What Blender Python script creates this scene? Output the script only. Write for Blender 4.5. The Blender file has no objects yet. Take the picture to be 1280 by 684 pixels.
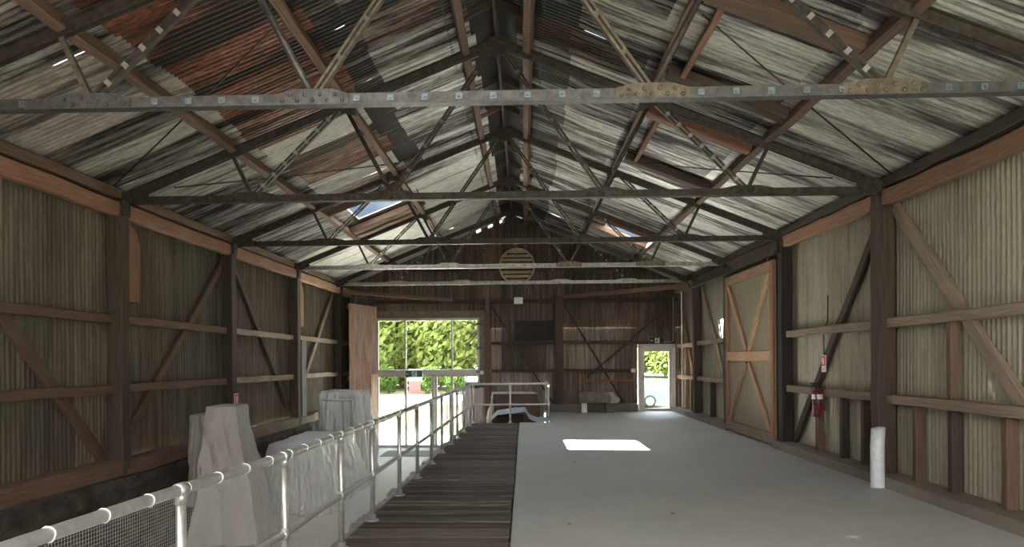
import bpy, bmesh, math, random
from mathutils import Vector, Matrix, noise
random.seed(7)
C = bpy.context.scene.collection
PI = math.pi
def V(*a): return Vector(a)

# ------------------------------------------------------------------ materials
def mat(name, build):
    m = bpy.data.materials.new(name); m.use_nodes = True
    nt = m.node_tree; nt.nodes.clear()
    build(G(nt)); return m
class G:
    def __init__(s, nt): s.t = nt
    def n(s, typ, **kw):
        x = s.t.nodes.new(typ)
        for k, v in kw.items():
            if k in x.inputs: s.set(x.inputs[k], v)
            else: setattr(x, k, v)
        return x
    def set(s, i, v):
        if isinstance(v, bpy.types.NodeSocket): s.t.links.new(v, i)
        elif isinstance(v, (tuple, list)) and i.type == 'RGBA' and len(v) == 3: i.default_value = (*v, 1)
        else: i.default_value = v
    def coords(s, scale=(1, 1, 1), kind='Object'):
        c = s.n('ShaderNodeTexCoord'); mp = s.n('ShaderNodeMapping')
        s.t.links.new(c.outputs[kind], mp.inputs[0]); mp.inputs['Scale'].default_value = scale
        return mp.outputs[0]
    def noise(s, scale, map_scale=(1, 1, 1), detail=4, rough=.6, dist=0):
        x = s.n('ShaderNodeTexNoise', Vector=s.coords(map_scale), Scale=scale, Detail=detail, Roughness=rough, Distortion=dist)
        return x.outputs[0]
    def ramp(s, fac, stops):
        r = s.n('ShaderNodeValToRGB', Fac=fac); e = r.color_ramp.elements
        while len(e) < len(stops): e.new(.5)
        for k, (p, c) in enumerate(stops):
            e[k].position = p; e[k].color = (*c, 1) if isinstance(c, (tuple, list)) else (c, c, c, 1)
        return r.outputs[0]
    def mix(s, fac, a, b, mode='MIX'):
        x = s.n('ShaderNodeMix', data_type='RGBA', blend_type=mode)
        s.set(x.inputs[0], fac); s.set(x.inputs[6], a); s.set(x.inputs[7], b); return x.outputs[2]
    def math(s, op, a, b=0.):
        x = s.n('ShaderNodeMath', operation=op); s.set(x.inputs[0], a); s.set(x.inputs[1], b); return x.outputs[0]
    def out(s, col, rough=.7, metal=0., bump=None, bstr=.3, bdist=.01, **kw):
        p = s.n('ShaderNodeBsdfPrincipled'); s.set(p.inputs['Base Color'], col); s.set(p.inputs['Roughness'], rough); s.set(p.inputs['Metallic'], metal)
        for k, v in kw.items(): s.set(p.inputs[k.replace('_', ' ')], v)
        if bump is not None:
            b = s.n('ShaderNodeBump', Strength=bstr, Distance=bdist, Height=bump); s.t.links.new(b.outputs[0], p.inputs['Normal'])
        o = s.n('ShaderNodeOutputMaterial'); s.t.links.new(p.outputs[0], o.inputs[0]); return p

def timber_mat(name, a, b, var=.5, rough=.8):
    def f(g):
        gr = g.noise(6, (.35, 9, 9), 5, .65, .4)
        big = g.noise(1.4, (1, 1.5, 1.5), 3)
        rnd = g.n('ShaderNodeObjectInfo').outputs['Random']
        c = g.ramp(gr, [(.3, a), (.7, b)])
        c = g.mix(g.math('MULTIPLY', big, .6), c, tuple(.45 * x for x in a))
        k = g.math('ADD', 1 - var * .5, g.math('MULTIPLY', rnd, var))
        x = g.n('ShaderNodeVectorMath', operation='SCALE'); g.set(x.inputs[0], c); g.set(x.inputs['Scale'], k)
        g.out(x.outputs[0], rough, 0, gr, .35, .006)
    return mat(name, f)
def plain(name, col, rough=.6, metal=0., nscale=8, amt=.25, bstr=.15):
    def f(g):
        n = g.noise(nscale, detail=5)
        c = g.mix(g.ramp(n, [(.35, 0.), (.7, 1.)]), tuple(x * (1 - amt) for x in col), tuple(min(1, x * (1 + amt * .5)) for x in col))
        g.out(c, rough, metal, n, bstr, .004)
    return mat(name, f)

M = {}
M['t_dark'] = timber_mat('dark_timber', (.034, .024, .019), (.10, .067, .048))
M['black_timber'] = timber_mat('black_timber', (.012, .010, .009), (.035, .028, .024))
M['t_brown'] = timber_mat('brown_timber', (.105, .060, .042), (.235, .145, .10))
M['t_red'] = timber_mat('red_brown_timber', (.18, .085, .05), (.38, .20, .125))
M['t_orange'] = timber_mat('orange_timber', (.27, .15, .09), (.54, .34, .22))
M['t_pale'] = timber_mat('weathered_timber', (.17, .125, .092), (.40, .305, .225))
M['t_grey'] = timber_mat('grey_board', (.16, .15, .145), (.33, .32, .31))
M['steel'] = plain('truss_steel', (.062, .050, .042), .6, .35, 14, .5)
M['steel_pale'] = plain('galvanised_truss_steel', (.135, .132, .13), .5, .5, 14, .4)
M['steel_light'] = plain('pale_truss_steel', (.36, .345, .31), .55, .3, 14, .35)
M['steel_brown'] = plain('brown_truss_steel', (.165, .135, .105), .55, .3, 14, .45)
M['bolt'] = plain('bolt_steel', (.22, .27, .31), .45, .5, 30, .3)
M['spacer'] = plain('spacer_zinc', (.33, .31, .29), .5, .3, 30, .2)
M['galv'] = plain('galvanised_pipe', (.62, .64, .62), .36, .75, 20, .15)
M['wire'] = plain('net_wire', (.50, .52, .50), .45, .5, 20, .1)
M['tie'] = plain('white_nylon', (.8, .8, .78), .5)
M['white'] = plain('white_paint', (.75, .75, .73), .5, 0, 6, .08)
M['alu'] = plain('aluminium_frame', (.50, .47, .44), .45, .3, 10, .1)
M['alu_white'] = plain('cream_door_frame', (.62, .57, .52), .5, 0, 10, .1)
M['pvc'] = plain('pvc_pipe', (.66, .69, .73), .4, 0, 12, .12)
M['pvc_in'] = plain('pipe_bore', (.10, .10, .10), .8)
M['black'] = plain('black_plastic', (.02, .02, .022), .5)
M['rubber'] = plain('rubber', (.02, .02, .02), .8)
M['red'] = plain('extinguisher_red', (.16, .012, .02), .35)
M['sign_red'] = plain('sign_red', (.70, .03, .03), .5, 0, 8, .05)
M['green'] = plain('sign_green', (.02, .17, .09), .5, 0, 8, .05)
M['brass'] = plain('brass_valve', (.30, .22, .10), .4, .6)
M['carpaint'] = plain('pale_blue_car_paint', (.10, .27, .40), .25, .3, 4, .05)
M['carglass'] = plain('car_window', (.05, .09, .12), .1)
M['mat'] = plain('entrance_mat_pile', (.07, .075, .085), .95, 0, 60, .4)
M['tan'] = plain('tan_louvre', (.46, .36, .245), .7, 0, 12, .3)
M['rust_iron'] = plain('rusted_iron', (.24, .11, .065), .85, .1, 9, .5)
M['trough'] = plain('weathered_trough', (.20, .17, .145), .85, 0, 7, .3)
M['darkbox'] = plain('dark_box', (.03, .028, .027), .8)
M['panelbrown'] = plain('brown_cover_cloth', (.135, .095, .085), .85, 0, 6, .25)

def cloth(name, a, b, rough=.55, spec=.4):
    def f(g):
        n = g.noise(3, (1, 1, .6), 4); fine = g.noise(22, (1, 1, .35), 4, .6, .6)
        g.out(g.mix(n, a, b), rough, 0, fine, .55, .02, Specular_IOR_Level=spec)
    return mat(name, f)
M['sheet_grey'] = cloth('grey_dust_sheet', (.33, .315, .30), (.50, .48, .46))
M['sheet_dull'] = cloth('dull_dust_sheet', (.20, .19, .175), (.33, .31, .29))
M['sheet_pale'] = cloth('pale_plastic_sheet', (.46, .48, .50), (.62, .64, .66), .38, .6)
M['sheet_white'] = cloth('white_dust_sheet', (.62, .57, .54), (.76, .72, .69))
M['sheet_blue'] = cloth('bluish_plastic_sheet', (.42, .50, .62), (.60, .67, .78), .35, .6)
M['sheet_pink'] = cloth('pinkish_dust_sheet', (.42, .34, .31), (.56, .47, .44))

def concrete(name, a, b, spots=True, rough=.5):
    def f(g):
        n = g.noise(.9, detail=6, rough=.65); n2 = g.noise(9, detail=6, rough=.7)
        c = g.ramp(n, [(.3, a), (.7, b)])
        c = g.mix(g.math('MULTIPLY', n2, .35), c, tuple(.7 * x for x in a))
        if spots:
            vo = g.n('ShaderNodeTexVoronoi', Vector=g.coords((1, .5, 1)), Scale=1.7, Randomness=1.)
            c = g.mix(g.ramp(vo.outputs['Distance'], [(.03, .75), (.06, 0.)]), c, (.10, .10, .095))
        g.out(c, g.ramp(n2, [(.2, rough - .08), (.8, rough + .15)]), 0, n2, .08, .004)
    return mat(name, f)
M['concrete'] = concrete('concrete_slab', (.45, .465, .45), (.55, .565, .55))
M['concrete_low'] = concrete('lower_concrete', (.42, .40, .35), (.56, .53, .47), False, .42)
M['concrete_dark'] = concrete('dark_concrete', (.12, .11, .10), (.20, .185, .165), False, .7)
M['sill'] = concrete('sill_concrete', (.17, .145, .12), (.28, .245, .205), False, .8)
def rock(g):
    n = g.noise(2.6, (1, 1, 1.6), 8, .65); n2 = g.noise(14, detail=6)
    g.out(g.mix(g.math('MULTIPLY', n2, .7), g.ramp(n, [(.35, (.022, .018, .015)), (.5, (.075, .058, .047)), (.7, (.15, .125, .105))]), (.02, .016, .014)), .9, 0, n, .8, .06)
M['rock'] = mat('dark_rubble_stone', rock)
def deck(g):
    gr = g.noise(7, (.5, 14, 4), 6, .65, .5)
    at = g.n('ShaderNodeAttribute', attribute_name='tone').outputs['Color']
    c = g.ramp(gr, [(.3, (.045, .037, .030)), (.55, (.13, .112, .095)), (.75, (.27, .245, .215))])
    c = g.mix(1., c, at, 'MULTIPLY')
    g.out(c, .8, 0, gr, .5, .008)
M['deck'] = mat('weathered_deck_boards', deck)

def corr_mat(name, along, dark, mid, light, soot=.55, metal=.15, rough=.55, sharp=0):
    # along: 0 = corrugation runs along local X, 2 = along Z.  attribute sheet: r rust, g tone, b random
    def f(g):
        sc = (.45, 7, .45) if along == 0 else (7, 7, .45)
        st = g.noise(1.6, sc, 6, .7, .15)
        sc2 = (.5, 1.4, .5) if along == 0 else (1.4, 1.4, .5)
        bl = g.noise(1.1, sc2, 5, .65, .3)
        fine = g.noise(18, (.5, 3, .5) if along == 0 else (3, 3, .5), 5, .7)
        at = g.n('ShaderNodeAttribute', attribute_name='sheet'); sep = g.n('ShaderNodeSeparateColor')
        g.t.links.new(at.outputs['Color'], sep.inputs[0]); r, t, b = sep.outputs
        if sharp:
            band = g.noise(1.0, (.22, 2.1, .22), 3, .5, .1)
            val = g.math('ADD', g.math('MULTIPLY', g.ramp(st, [(.42, 0.), (.58, 1.)]), .55), g.math('MULTIPLY', g.ramp(band, [(.40, 0.), (.58, 1.)]), .55))
            val = g.math('ADD', g.math('ADD', val, g.math('MULTIPLY', bl, .25)), g.math('SUBTRACT', g.math('MULTIPLY', t, 1.5), 1.02))
        else:
            val = g.math('MULTIPLY', g.ramp(st, [(.30, 0.), (.64, 1.)]), 1.)
            val = g.math('ADD', g.math('MULTIPLY', val, .55), g.math('MULTIPLY', bl, .65))
            val = g.math('ADD', val, g.math('SUBTRACT', g.math('MULTIPLY', t, 1.2), .75))
        c = g.ramp(val, [(.0, dark), (.42, mid), (.85, light)])
        c = g.mix(g.ramp(fine, [(.35, .35), (.6, 0.)]), c, dark)
        rm = g.math('MULTIPLY', r, g.ramp(bl, [(.2, .35), (.5, 1.)]))
        rust = g.ramp(fine, [(.3, (.06, .022, .014)), (.52, (.25, .088, .05)), (.75, (.46, .23, .115))])
        rust = g.mix(g.ramp(band if sharp else st, [(.38, .97), (.46, .05)]), rust, (.022, .017, .016))
        rust = g.mix(g.ramp(st, [(.40, .8), (.54, 0.)]), rust, (.03, .02, .017))
        c = g.mix(rm, c, rust)
        p = g.out(c, rough, metal, fine, .1, .003)
    return mat(name, f)
M['roof'] = corr_mat('roof_iron', 0, (.022, .021, .020), (.25, .24, .215), (.68, .665, .60), metal=.5, rough=.45, sharp=1)
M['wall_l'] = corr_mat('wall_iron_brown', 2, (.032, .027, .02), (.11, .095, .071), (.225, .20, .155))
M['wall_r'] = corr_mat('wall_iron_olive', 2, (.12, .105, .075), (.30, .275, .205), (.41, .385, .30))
M['wall_b'] = corr_mat('gable_iron', 2, (.055, .043, .034), (.175, .145, .118), (.40, .365, .31))
def glassf(g):
    t = g.n('ShaderNodeBsdfTransparent'); t.inputs[0].default_value = (.94, .96, .95, 1)
    gl = g.n('ShaderNodeBsdfGlossy', Roughness=.02)
    fr = g.n('ShaderNodeFresnel', IOR=1.25)
    mx = g.n('ShaderNodeMixShader'); g.t.links.new(fr.outputs[0], mx.inputs[0]); g.t.links.new(t.outputs[0], mx.inputs[1]); g.t.links.new(gl.outputs[0], mx.inputs[2])
    o = g.n('ShaderNodeOutputMaterial'); g.t.links.new(mx.outputs[0], o.inputs[0])
M['glass'] = mat('window_glass', glassf)
def leaff(a, b):
    def f(g):
        n = g.noise(.9, detail=3); n2 = g.noise(30, detail=2)
        c = g.mix(g.math('MULTIPLY', g.math('ADD', n, n2), .5), a, b)
        p = g.n('ShaderNodeBsdfDiffuse', Color=c); q = g.n('ShaderNodeBsdfTranslucent', Color=c)
        m_ = g.n('ShaderNodeMixShader', Fac=.4); g.t.links.new(p.outputs[0], m_.inputs[1]); g.t.links.new(q.outputs[0], m_.inputs[2])
        o = g.n('ShaderNodeOutputMaterial'); g.t.links.new(m_.outputs[0], o.inputs[0])
    return f
M['leaf'] = mat('bright_leaves', leaff((.10, .145, .035), (.22, .26, .085)))
M['leaf_dark'] = mat('green_leaves', leaff((.04, .085, .02), (.11, .17, .05)))
M['bark'] = plain('bark', (.10, .07, .05), .9, 0, 6, .4)
def groundf(g):
    n = g.noise(.22, detail=6, rough=.6); n2 = g.noise(5, detail=6)
    gr = g.mix(n2, (.035, .06, .012), (.10, .13, .03)); gv = g.mix(n2, (.12, .11, .07), (.22, .20, .14))
    g.out(g.mix(g.ramp(n, [(.44, 0.), (.54, 1.)]), gr, gv), .95, 0, n2, .3, .03)
M['ground'] = mat('grass_and_gravel', groundf)
M['apron'] = concrete('pale_apron', (.58, .55, .50), (.68, .65, .60), False, .8)
M['road'] = plain('pale_road', (.34, .33, .31), .9, 0, 6, .15)

# ------------------------------------------------------------------ mesh helpers
class MB:
    def __init__(s): s.b = bmesh.new()
    def faces(s, vs, fs, smooth=False):
        bv = [s.b.verts.new(v) for v in vs]
        for f in fs:
            try:
                x = s.b.faces.new([bv[i] for i in f]); x.smooth = smooth
            except ValueError: pass
        return bv
    def box(s, lo, hi):
        (a, b, c), (d, e, f) = lo, hi
        s.faces([(a, b, c), (d, b, c), (d, e, c), (a, e, c), (a, b, f), (d, b, f), (d, e, f), (a, e, f)],
                [(3, 2, 1, 0), (4, 5, 6, 7), (0, 1, 5, 4), (1, 2, 6, 5), (2, 3, 7, 6), (3, 0, 4, 7)])
    def bar(s, p0, p1, w, h, up=(0, 0, 1)):
        p0, p1 = Vector(p0), Vector(p1); d = (p1 - p0).normalized(); u = Vector(up)
        r = d.cross(u); r = (r if r.length > 1e-4 else d.cross(V(0, 1, 0))).normalized(); u = r.cross(d).normalized()
        vs = [p + r * (sx * w / 2) + u * (sz * h / 2) for p in (p0, p1) for sx, sz in ((-1, -1), (1, -1), (1, 1), (-1, 1))]
        s.faces(vs, [(0, 1, 2, 3), (7, 6, 5, 4), (0, 4, 5, 1), (1, 5, 6, 2), (2, 6, 7, 3), (3, 7, 4, 0)])
    def tube(s, pts, r, n=10, cap=True, smooth=True):
        pts = [Vector(p) for p in pts]; rings = []; u = None
        for i, p in enumerate(pts):
            d = (pts[min(i + 1, len(pts) - 1)] - pts[max(i - 1, 0)]).normalized()
            if u is None:
                u = d.cross(V(0, 0, 1)); u = (u if u.length > 1e-3 else d.cross(V(0, 1, 0))).normalized()
            u = (u - d * u.dot(d)).normalized(); w = d.cross(u)
            rr = r[i] if isinstance(r, (list, tuple)) else r
            rings.append([s.b.verts.new(p + (u * math.cos(2 * PI * k / n) + w * math.sin(2 * PI * k / n)) * rr) for k in range(n)])
        for a, b in zip(rings, rings[1:]):
            for k in range(n):
                f = s.b.faces.new((a[k], a[(k + 1) % n], b[(k + 1) % n], b[k])); f.smooth = smooth
        if cap:
            s.b.faces.new(rings[0][::-1]); s.b.faces.new(rings[-1])
    def lathe(s, c, prof, n=24, axis=2, smooth=True):
        c = Vector(c); rings = []
        for r, h in prof:
            ring = []
            for k in range(n):
                a = 2 * PI * k / n; p = [r * math.cos(a), r * math.sin(a), h]
                if axis == 1: p = [p[0], p[2], p[1]]
                if axis == 0: p = [p[2], p[0], p[1]]
                ring.append(s.b.verts.new(c + Vector(p)))
            rings.append(ring)
        for a, b in zip(rings, rings[1:]):
            for k in range(n):
                f = s.b.faces.new((a[k], a[(k + 1) % n], b[(k + 1) % n], b[k])); f.smooth = smooth
        s.b.faces.new(rings[0][::-1]); s.b.faces.new(rings[-1])
    def prism(s, poly, d0, d1, axis=1):
        def P(a, b, d): return {1: (a, d, b), 0: (d, a, b), 2: (a, b, d)}[axis]
        n = len(poly); vs = [P(a, b, d0) for a, b in poly] + [P(a, b, d1) for a, b in poly]
        s.faces(vs, [tuple(range(n))[::-1], tuple(range(n, 2 * n))] + [(i, (i + 1) % n, n + (i + 1) % n, n + i) for i in range(n)])
    def bevel(s, w, seg=2):
        bmesh.ops.bevel(s.b, geom=[e for e in s.b.edges], offset=w, segments=seg, affect='EDGES', clamp_overlap=True)
    def build(s, name, m, parent=None, origin=None, matrix=None):
        if matrix is None: bmesh.ops.recalc_face_normals(s.b, faces=s.b.faces)
        me = bpy.data.meshes.new(name)
        if origin is None and parent is not None: origin = parent.matrix_world.translation.copy()
        if origin is None: origin = V(0, 0, 0)
        origin = Vector(origin)
        if matrix is None: bmesh.ops.translate(s.b, verts=s.b.verts, vec=-origin)
        s.b.to_mesh(me); s.b.free(); me.materials.append(M[m] if isinstance(m, str) else m)
        o = bpy.data.objects.new(name, me); C.objects.link(o)
        if parent is not None:
            o.parent = parent
            pw = WORLD[parent.name]
            o.matrix_local = pw.inverted() @ (matrix if matrix is not None else Matrix.Translation(origin))
        else:
            o.matrix_world = matrix if matrix is not None else Matrix.Translation(origin)
        WORLD[o.name] = (matrix if matrix is not None else Matrix.Translation(origin)).copy()
        return o
WORLD = {}
def empty(name, loc):
    o = bpy.data.objects.new(name, None); C.objects.link(o); o.empty_display_size = .1
    o.matrix_world = Matrix.Translation(Vector(loc)); WORLD[o.name] = o.matrix_world.copy(); return o
def bparent(mb, name, m, parent, origin=None): return mb.build(name, m, parent, WORLD[parent.name].translation if origin is None else origin)
def tag(o, label, cat, group=None, kind=None):
    if label: o['label'] = label
    if cat: o['category'] = cat
    if group: o['group'] = group
    if kind: o['kind'] = kind
    return o
def structure(o): o['kind'] = 'structure'; return o
def thing(name, loc, label, cat, group=None): return tag(empty(name, loc), label, cat, group)
def part(mb, name, m, parent): return mb.build(name, m, parent, WORLD[parent.name].translation)

def timber(name, p0, p1, w, h, m, up=(0, 0, 1), parent=None, rough=.004, ch=.008):
    """a sawn timber from p0 to p1: w across, h along up; grain along local X; worn, slightly uneven edges"""
    p0, p1 = Vector(p0), Vector(p1); d = p1 - p0; L = d.length; d.normalize(); u = Vector(up)
    r = u.cross(d)
    if r.length < 1e-3: r = V(0, 1, 0).cross(d)
    r.normalize(); u = d.cross(r).normalized()
    mtx = Matrix(((d.x, r.x, u.x, p0.x), (d.y, r.y, u.y, p0.y), (d.z, r.z, u.z, p0.z), (0, 0, 0, 1)))
    b = MB(); n = max(2, int(L / .35)); rings = []
    for i in range(n + 1):
        x = L * i / n; jy, jz = random.uniform(-rough, rough), random.uniform(-rough, rough)
        if i in (0, n): jy = jz = 0
        c = ch * random.uniform(.6, 1.6); a, e = w / 2, h / 2
        rings.append([b.b.verts.new((x, y + jy, z + jz)) for y, z in ((-a + c, -e), (a - c, -e), (a, -e + c), (a, e - c), (a - c, e), (-a + c, e), (-a, e - c), (-a, -e + c))])
    for q, s in zip(rings, rings[1:]):
        for k in range(8): b.b.faces.new((q[k], q[(k + 1) % 8], s[(k + 1) % 8], s[k]))
    b.b.faces.new(rings[0][::-1]); b.b.faces.new(rings[-1])
    return b.build(name, m, parent, None, mtx)

# ------------------------------------------------------------------ key dimensions (metres)
XL, XR, XC = -5.30, 4.62, -.34          # inner faces of the posts, ridge line
HALF = 4.96
ZT, ZA = 3.82, 5.87                     # truss tie and apex
SL = (ZA - 3.9) / HALF
TY = [5.69, 9.12, 12.66, 16.06, 19.6]   # trusses
YB = 21.4                               # back gable
Y0 = -2.5                               # open front of the shed
WL, WR = -5.60, 4.88                    # side wall sheeting
ZLOW = -1.10
def zroof(x): return 4.06 + SL * (HALF - abs(x - XC))
ORD = ['nearest', 'second', 'third', 'fourth', 'farthest']

# ------------------------------------------------------------------ corrugated sheeting
PITCH, AMP = .076, .0105
def corrugated(name, m, intervals, span, place, sheet, step=6, width=.70, parent=None, amp=AMP):
    """intervals(s) -> list of (a0, a1) along the corrugation; place(s, a, d) -> point; sheet(k, a) -> (rust, tone)"""
    s0, s1 = span; n = int((s1 - s0) / PITCH * step); b = MB(); lay = b.b.loops.layers.float_color.new('sheet')
    ss = [s0 + (s1 - s0) * i / n for i in range(n + 1)]
    for i in range(n):
        sa, sb = ss[i], ss[i + 1]
        for a0, a1 in intervals((sa + sb) / 2):
            k = int(math.floor((sa + sb) / 2 / width)); col = sheet(k, (a0 + a1) / 2)
            rows = [a0 + (a1 - a0) * j / 3 for j in range(4)]
            da = [amp * math.sin(2 * PI * x / PITCH) for x in (sa, sb)]
            q = [[b.b.verts.new(place(x, a, d_)) for a in rows] for x, d_ in ((sa, da[0]), (sb, da[1]))]
            for j in range(3):
                f = b.b.faces.new((q[0][j], q[1][j], q[1][j + 1], q[0][j + 1])); f.smooth = True
                for lp in f.loops: lp[lay] = (*col, 1)
    bmesh.ops.remove_doubles(b.b, verts=b.b.verts, dist=.0005)
    return b.build(name, m, parent)
def rnd(*k):
    r = random.Random(str(k)); return r.random()

# side walls
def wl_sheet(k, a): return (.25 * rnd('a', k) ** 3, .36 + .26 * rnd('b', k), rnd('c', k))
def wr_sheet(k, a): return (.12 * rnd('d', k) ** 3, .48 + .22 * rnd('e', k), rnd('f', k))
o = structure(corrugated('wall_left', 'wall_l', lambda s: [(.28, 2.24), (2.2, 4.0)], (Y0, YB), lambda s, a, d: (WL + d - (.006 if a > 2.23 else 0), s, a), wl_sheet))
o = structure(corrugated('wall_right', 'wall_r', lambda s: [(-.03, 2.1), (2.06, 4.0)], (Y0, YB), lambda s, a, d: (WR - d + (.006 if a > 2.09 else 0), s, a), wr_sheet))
# back gable with the glazed opening and the door cut out; it stops short of the roof left of the ridge
GX0, GX1, GZ1 = -4.62, -1.36, 3.05
DX0, DX1, DZ1 = 3.50, 4.66, 2.06
def gable_int(x):
    top = zroof(x) + .085 - (.13 if -1.5 < x < -.6 and math.sin(x * 17) > .35 else 0.)
    if GX0 < x < GX1: return [(GZ1, top)]
    if DX0 < x < DX1: return [(DZ1, top)]
    base = ZLOW if x < .62 else -.05
    return [(base, 1.25), (1.22, 2.6), (2.56, top)]
def gable_sheet(k, a):
    x = (k + .5) * .70; t = .36 + .3 * rnd('g', k, int(a * .8)); r = .35 * rnd('h', k) ** 2
    if a > 3: t -= .28
    if -1.3 < x < .9 and a < 1.3: t = .62
    if -.7 < x < .9 and 1.3 < a < 2.6: t = .12
    if 2.0 < x < 3.0 and a > 2.0: t += .1
    return (r, t, .5)
structure(corrugated('wall_back', 'wall_b', gable_int, (WL, WR), lambda s, a, d: (s, YB + d, a), gable_sheet))

# front gable behind the viewer, unseen; its wide doorway is added to let in fill light
def front_int(x): return [(3.3, zroof(x))] if .5 < x < 4.2 else [(-1.2, zroof(x))]
structure(corrugated('wall_front', 'wall_b', front_int, (WL, WR), lambda s, a, d: (s, Y0 + d, a), gable_sheet))
# roof: three laps of sheets on each slope, open where sheets are missing
ROWS = {-1: [(HALF + .32, 3.40), (3.62, 1.92), (2.10, 1.58), (1.66, .30)], 1: [(HALF + .32, 3.40), (3.62, 1.92), (2.10, 1.0), (1.10, .30)]}
LHOLE = (13.62, 15.05); RHOLE = (16.88, 17.95)
def roof_slope(name, side):
    def ints(y):
        out = []
        for i, (u0, u1) in enumerate(ROWS[side]):
            k = int(math.floor(y / .70)); j0 = .03 * (rnd(side, i, k) - .5); j1 = .10 * (rnd(side, i, k, 9) - .5)
            if side < 0 and y < 1.0: continue      # unseen end behind the viewer, left unroofed so sun adds fill light
            if i == 1 and side < 0 and LHOLE[0] < y < LHOLE[1]:
                out += [(u0 + j0, 3.27), (2.25, u1)]; continue
            if i == 1 and side > 0 and RHOLE[0] < y < RHOLE[1]:
                out += [(u0 + j0, 3.55), (2.45, u1)]; continue
            out.append((u0 + j0, u1 + j1))
        return out
    def place(y, u, d):
        i = 0 if u > 3.63 else (1 if u > 2.11 else 2)
        lift = 0.0
        for i, (u0, u1) in enumerate(ROWS[side]):
            if u <= u0 + .02 and u >= u1 - .06: lift = max(lift, .016 * i * (1 if u < u0 - .3 else 1))
        wob = .012 * noise.noise(V(y * 1.3, u * .8, side * 5))
        x = XC + side * u
        return (x, y, zroof(x) + d + lift + wob)
    def sheet(k, u):
        y = (k + .5) * .70; i = 0 if u > 3.5 else (1 if u > 2.0 else 2); q = rnd('roof', side, i, k); q2 = rnd('rt', side, i, k)
        rust, t = 0., .5
        if side < 0:
            if i == 0:
                t = .42 + .2 * q; rust = .25 if q2 > .85 else 0.
                if y < 8.0: t = .68 + .12 * q
                if y < 6.6: t = .46
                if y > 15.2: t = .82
            elif i == 1:
                if k == 14 or k == 17: rust, t = .05, .95
                elif y < 9.0: rust, t = .97, .4
                elif y < 12.4: rust, t = ((.85, .4) if q > .35 else (.1, .15))
                elif y < 15.2: rust, t = (.35, .34) if q < .6 else (0, .6)
                elif y < 16.3: rust, t = .6, .3
                else: t = .97  # pale sheets, tone raised further to carry the strong light at this end
            else:
                if y < 8.4: t = .10 + .22 * q; rust = .3 if q2 > .7 else .05
                elif y < 10.2: t = .20 + .5 * q * q
                elif y < 14: t = .42 + .22 * q
                else: t = .85 + .12 * q  # back sheets paler too, with the strong light there put into their tone
        if side < 0 and 1.6 < u < 2.0 and y < 13.5: t, rust = .02 + .2 * q * q, .05
        if side > 0:
            if i == 0:
                t = .56 + .16 * q
            elif i == 1:
                t = .38 + .22 * q
                if 6.95 < y < 7.75: t = .82
                if y > 12: t = .56 + .14 * q
            else:
                t = .30 + .2 * q
                if y > 10.5: t = .50 + .14 * q
                if u < 1.1: t -= .22
                rust = .35 if (q2 > .8 and y < 9) else 0.
        return (rust, t, q)
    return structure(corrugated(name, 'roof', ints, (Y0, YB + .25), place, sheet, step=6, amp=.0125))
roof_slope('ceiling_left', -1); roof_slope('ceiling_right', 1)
# raised ridge capping over the gap between the two slopes
b = MB()
for sd in (-1, 1):
    b.faces([(XC, Y0, zroof(XC) + .20), (XC + sd * .62, Y0, zroof(XC + .62) + .045), (XC + sd * .62, YB + .2, zroof(XC + .62) + .045), (XC, YB + .2, zroof(XC) + .20)], [(0, 1, 2, 3)])
    b.faces([(XC, Y0, zroof(XC) + .21), (XC + sd * .62, Y0, zroof(XC + .62) + .055), (XC + sd * .62, YB + .2, zroof(XC + .62) + .055), (XC, YB + .2, zroof(XC) + .21)], [(0, 1, 2, 3)])
structure(b.build('ceiling_ridge', 'darkbox'))

# ------------------------------------------------------------------ floors and plinths
b = MB()
poly = [(-.13, Y0), (WR, Y0), (WR, YB + .1), (.66, YB + .1), (.66, 17.7), (-.13, 17.7)]
b.prism(poly, -1.3, 0, 2); structure(b.build('floor', 'concrete'))
b = MB(); b.box((WL - .1, Y0, ZLOW - .2), (.70, YB + .2, ZLOW)); structure(b.build('lower_floor', 'concrete_low'))
RAILP = [(1.0, -1.86), (2.4, -1.80), (3.42, -1.735), (4.62, -1.63), (5.95, -1.60), (7.0, -1.56), (8.3, -1.52), (9.5, -1.49), (10.75, -1.46), (12.0, -1.445), (13.2, -1.42), (14.2, -1.39), (15.4, -1.36), (16.8, -1.335), (17.5, -1.33)]
def railx(y):
    for (a, xa), (c, xc) in zip(RAILP, RAILP[1:]):
        if y <= c: return xa + (xc - xa) * (y - a) / (c - a)
    return RAILP[-1][1]
# board walkway: boards across, each with its own tone
b = MB(); lay = b.b.loops.layers.float_color.new('tone'); y = Y0
while y < 17.45:
    w = random.choice((.14, .15, .16, .17, .2)); g_ = random.uniform(.004, .014); n0 = len(b.b.faces)
    x0 = railx(max(y, 1.)) - .14 + random.uniform(-.05, .03); x1 = -.145 + random.uniform(-.012, .004); dz = random.uniform(-.012, .004)
    xs = [x0 + (x1 - x0) * k / 4 for k in range(5)]; t = random.uniform(.45, 1.25); jz = [random.uniform(-.004, .004) for _ in xs]
    prof = [(y, -.05), (y, -.006), (y + .006, 0), (y + w - g_ - .006, 0), (y + w - g_, -.006), (y + w - g_, -.05)]
    rings = [[b.b.verts.new((x, p, z + dz + j)) for p, z in prof] for x, j in zip(xs, jz)]
    for q, s in zip(rings, rings[1:]):
        for k in range(6): b.b.faces.new((q[k], s[k], s[(k + 1) % 6], q[(k + 1) % 6]))
    b.b.faces.new(rings[0]); b.b.faces.new(rings[-1][::-1]); b.b.faces.ensure_lookup_table()
    for f in b.b.faces[n0:]:
        for lp in f.loops: lp[lay] = (t, t * random.uniform(.96, 1.0), t * .97, 1)
    y += w
structure(b.build('walkway_floor', 'deck'))
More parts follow.
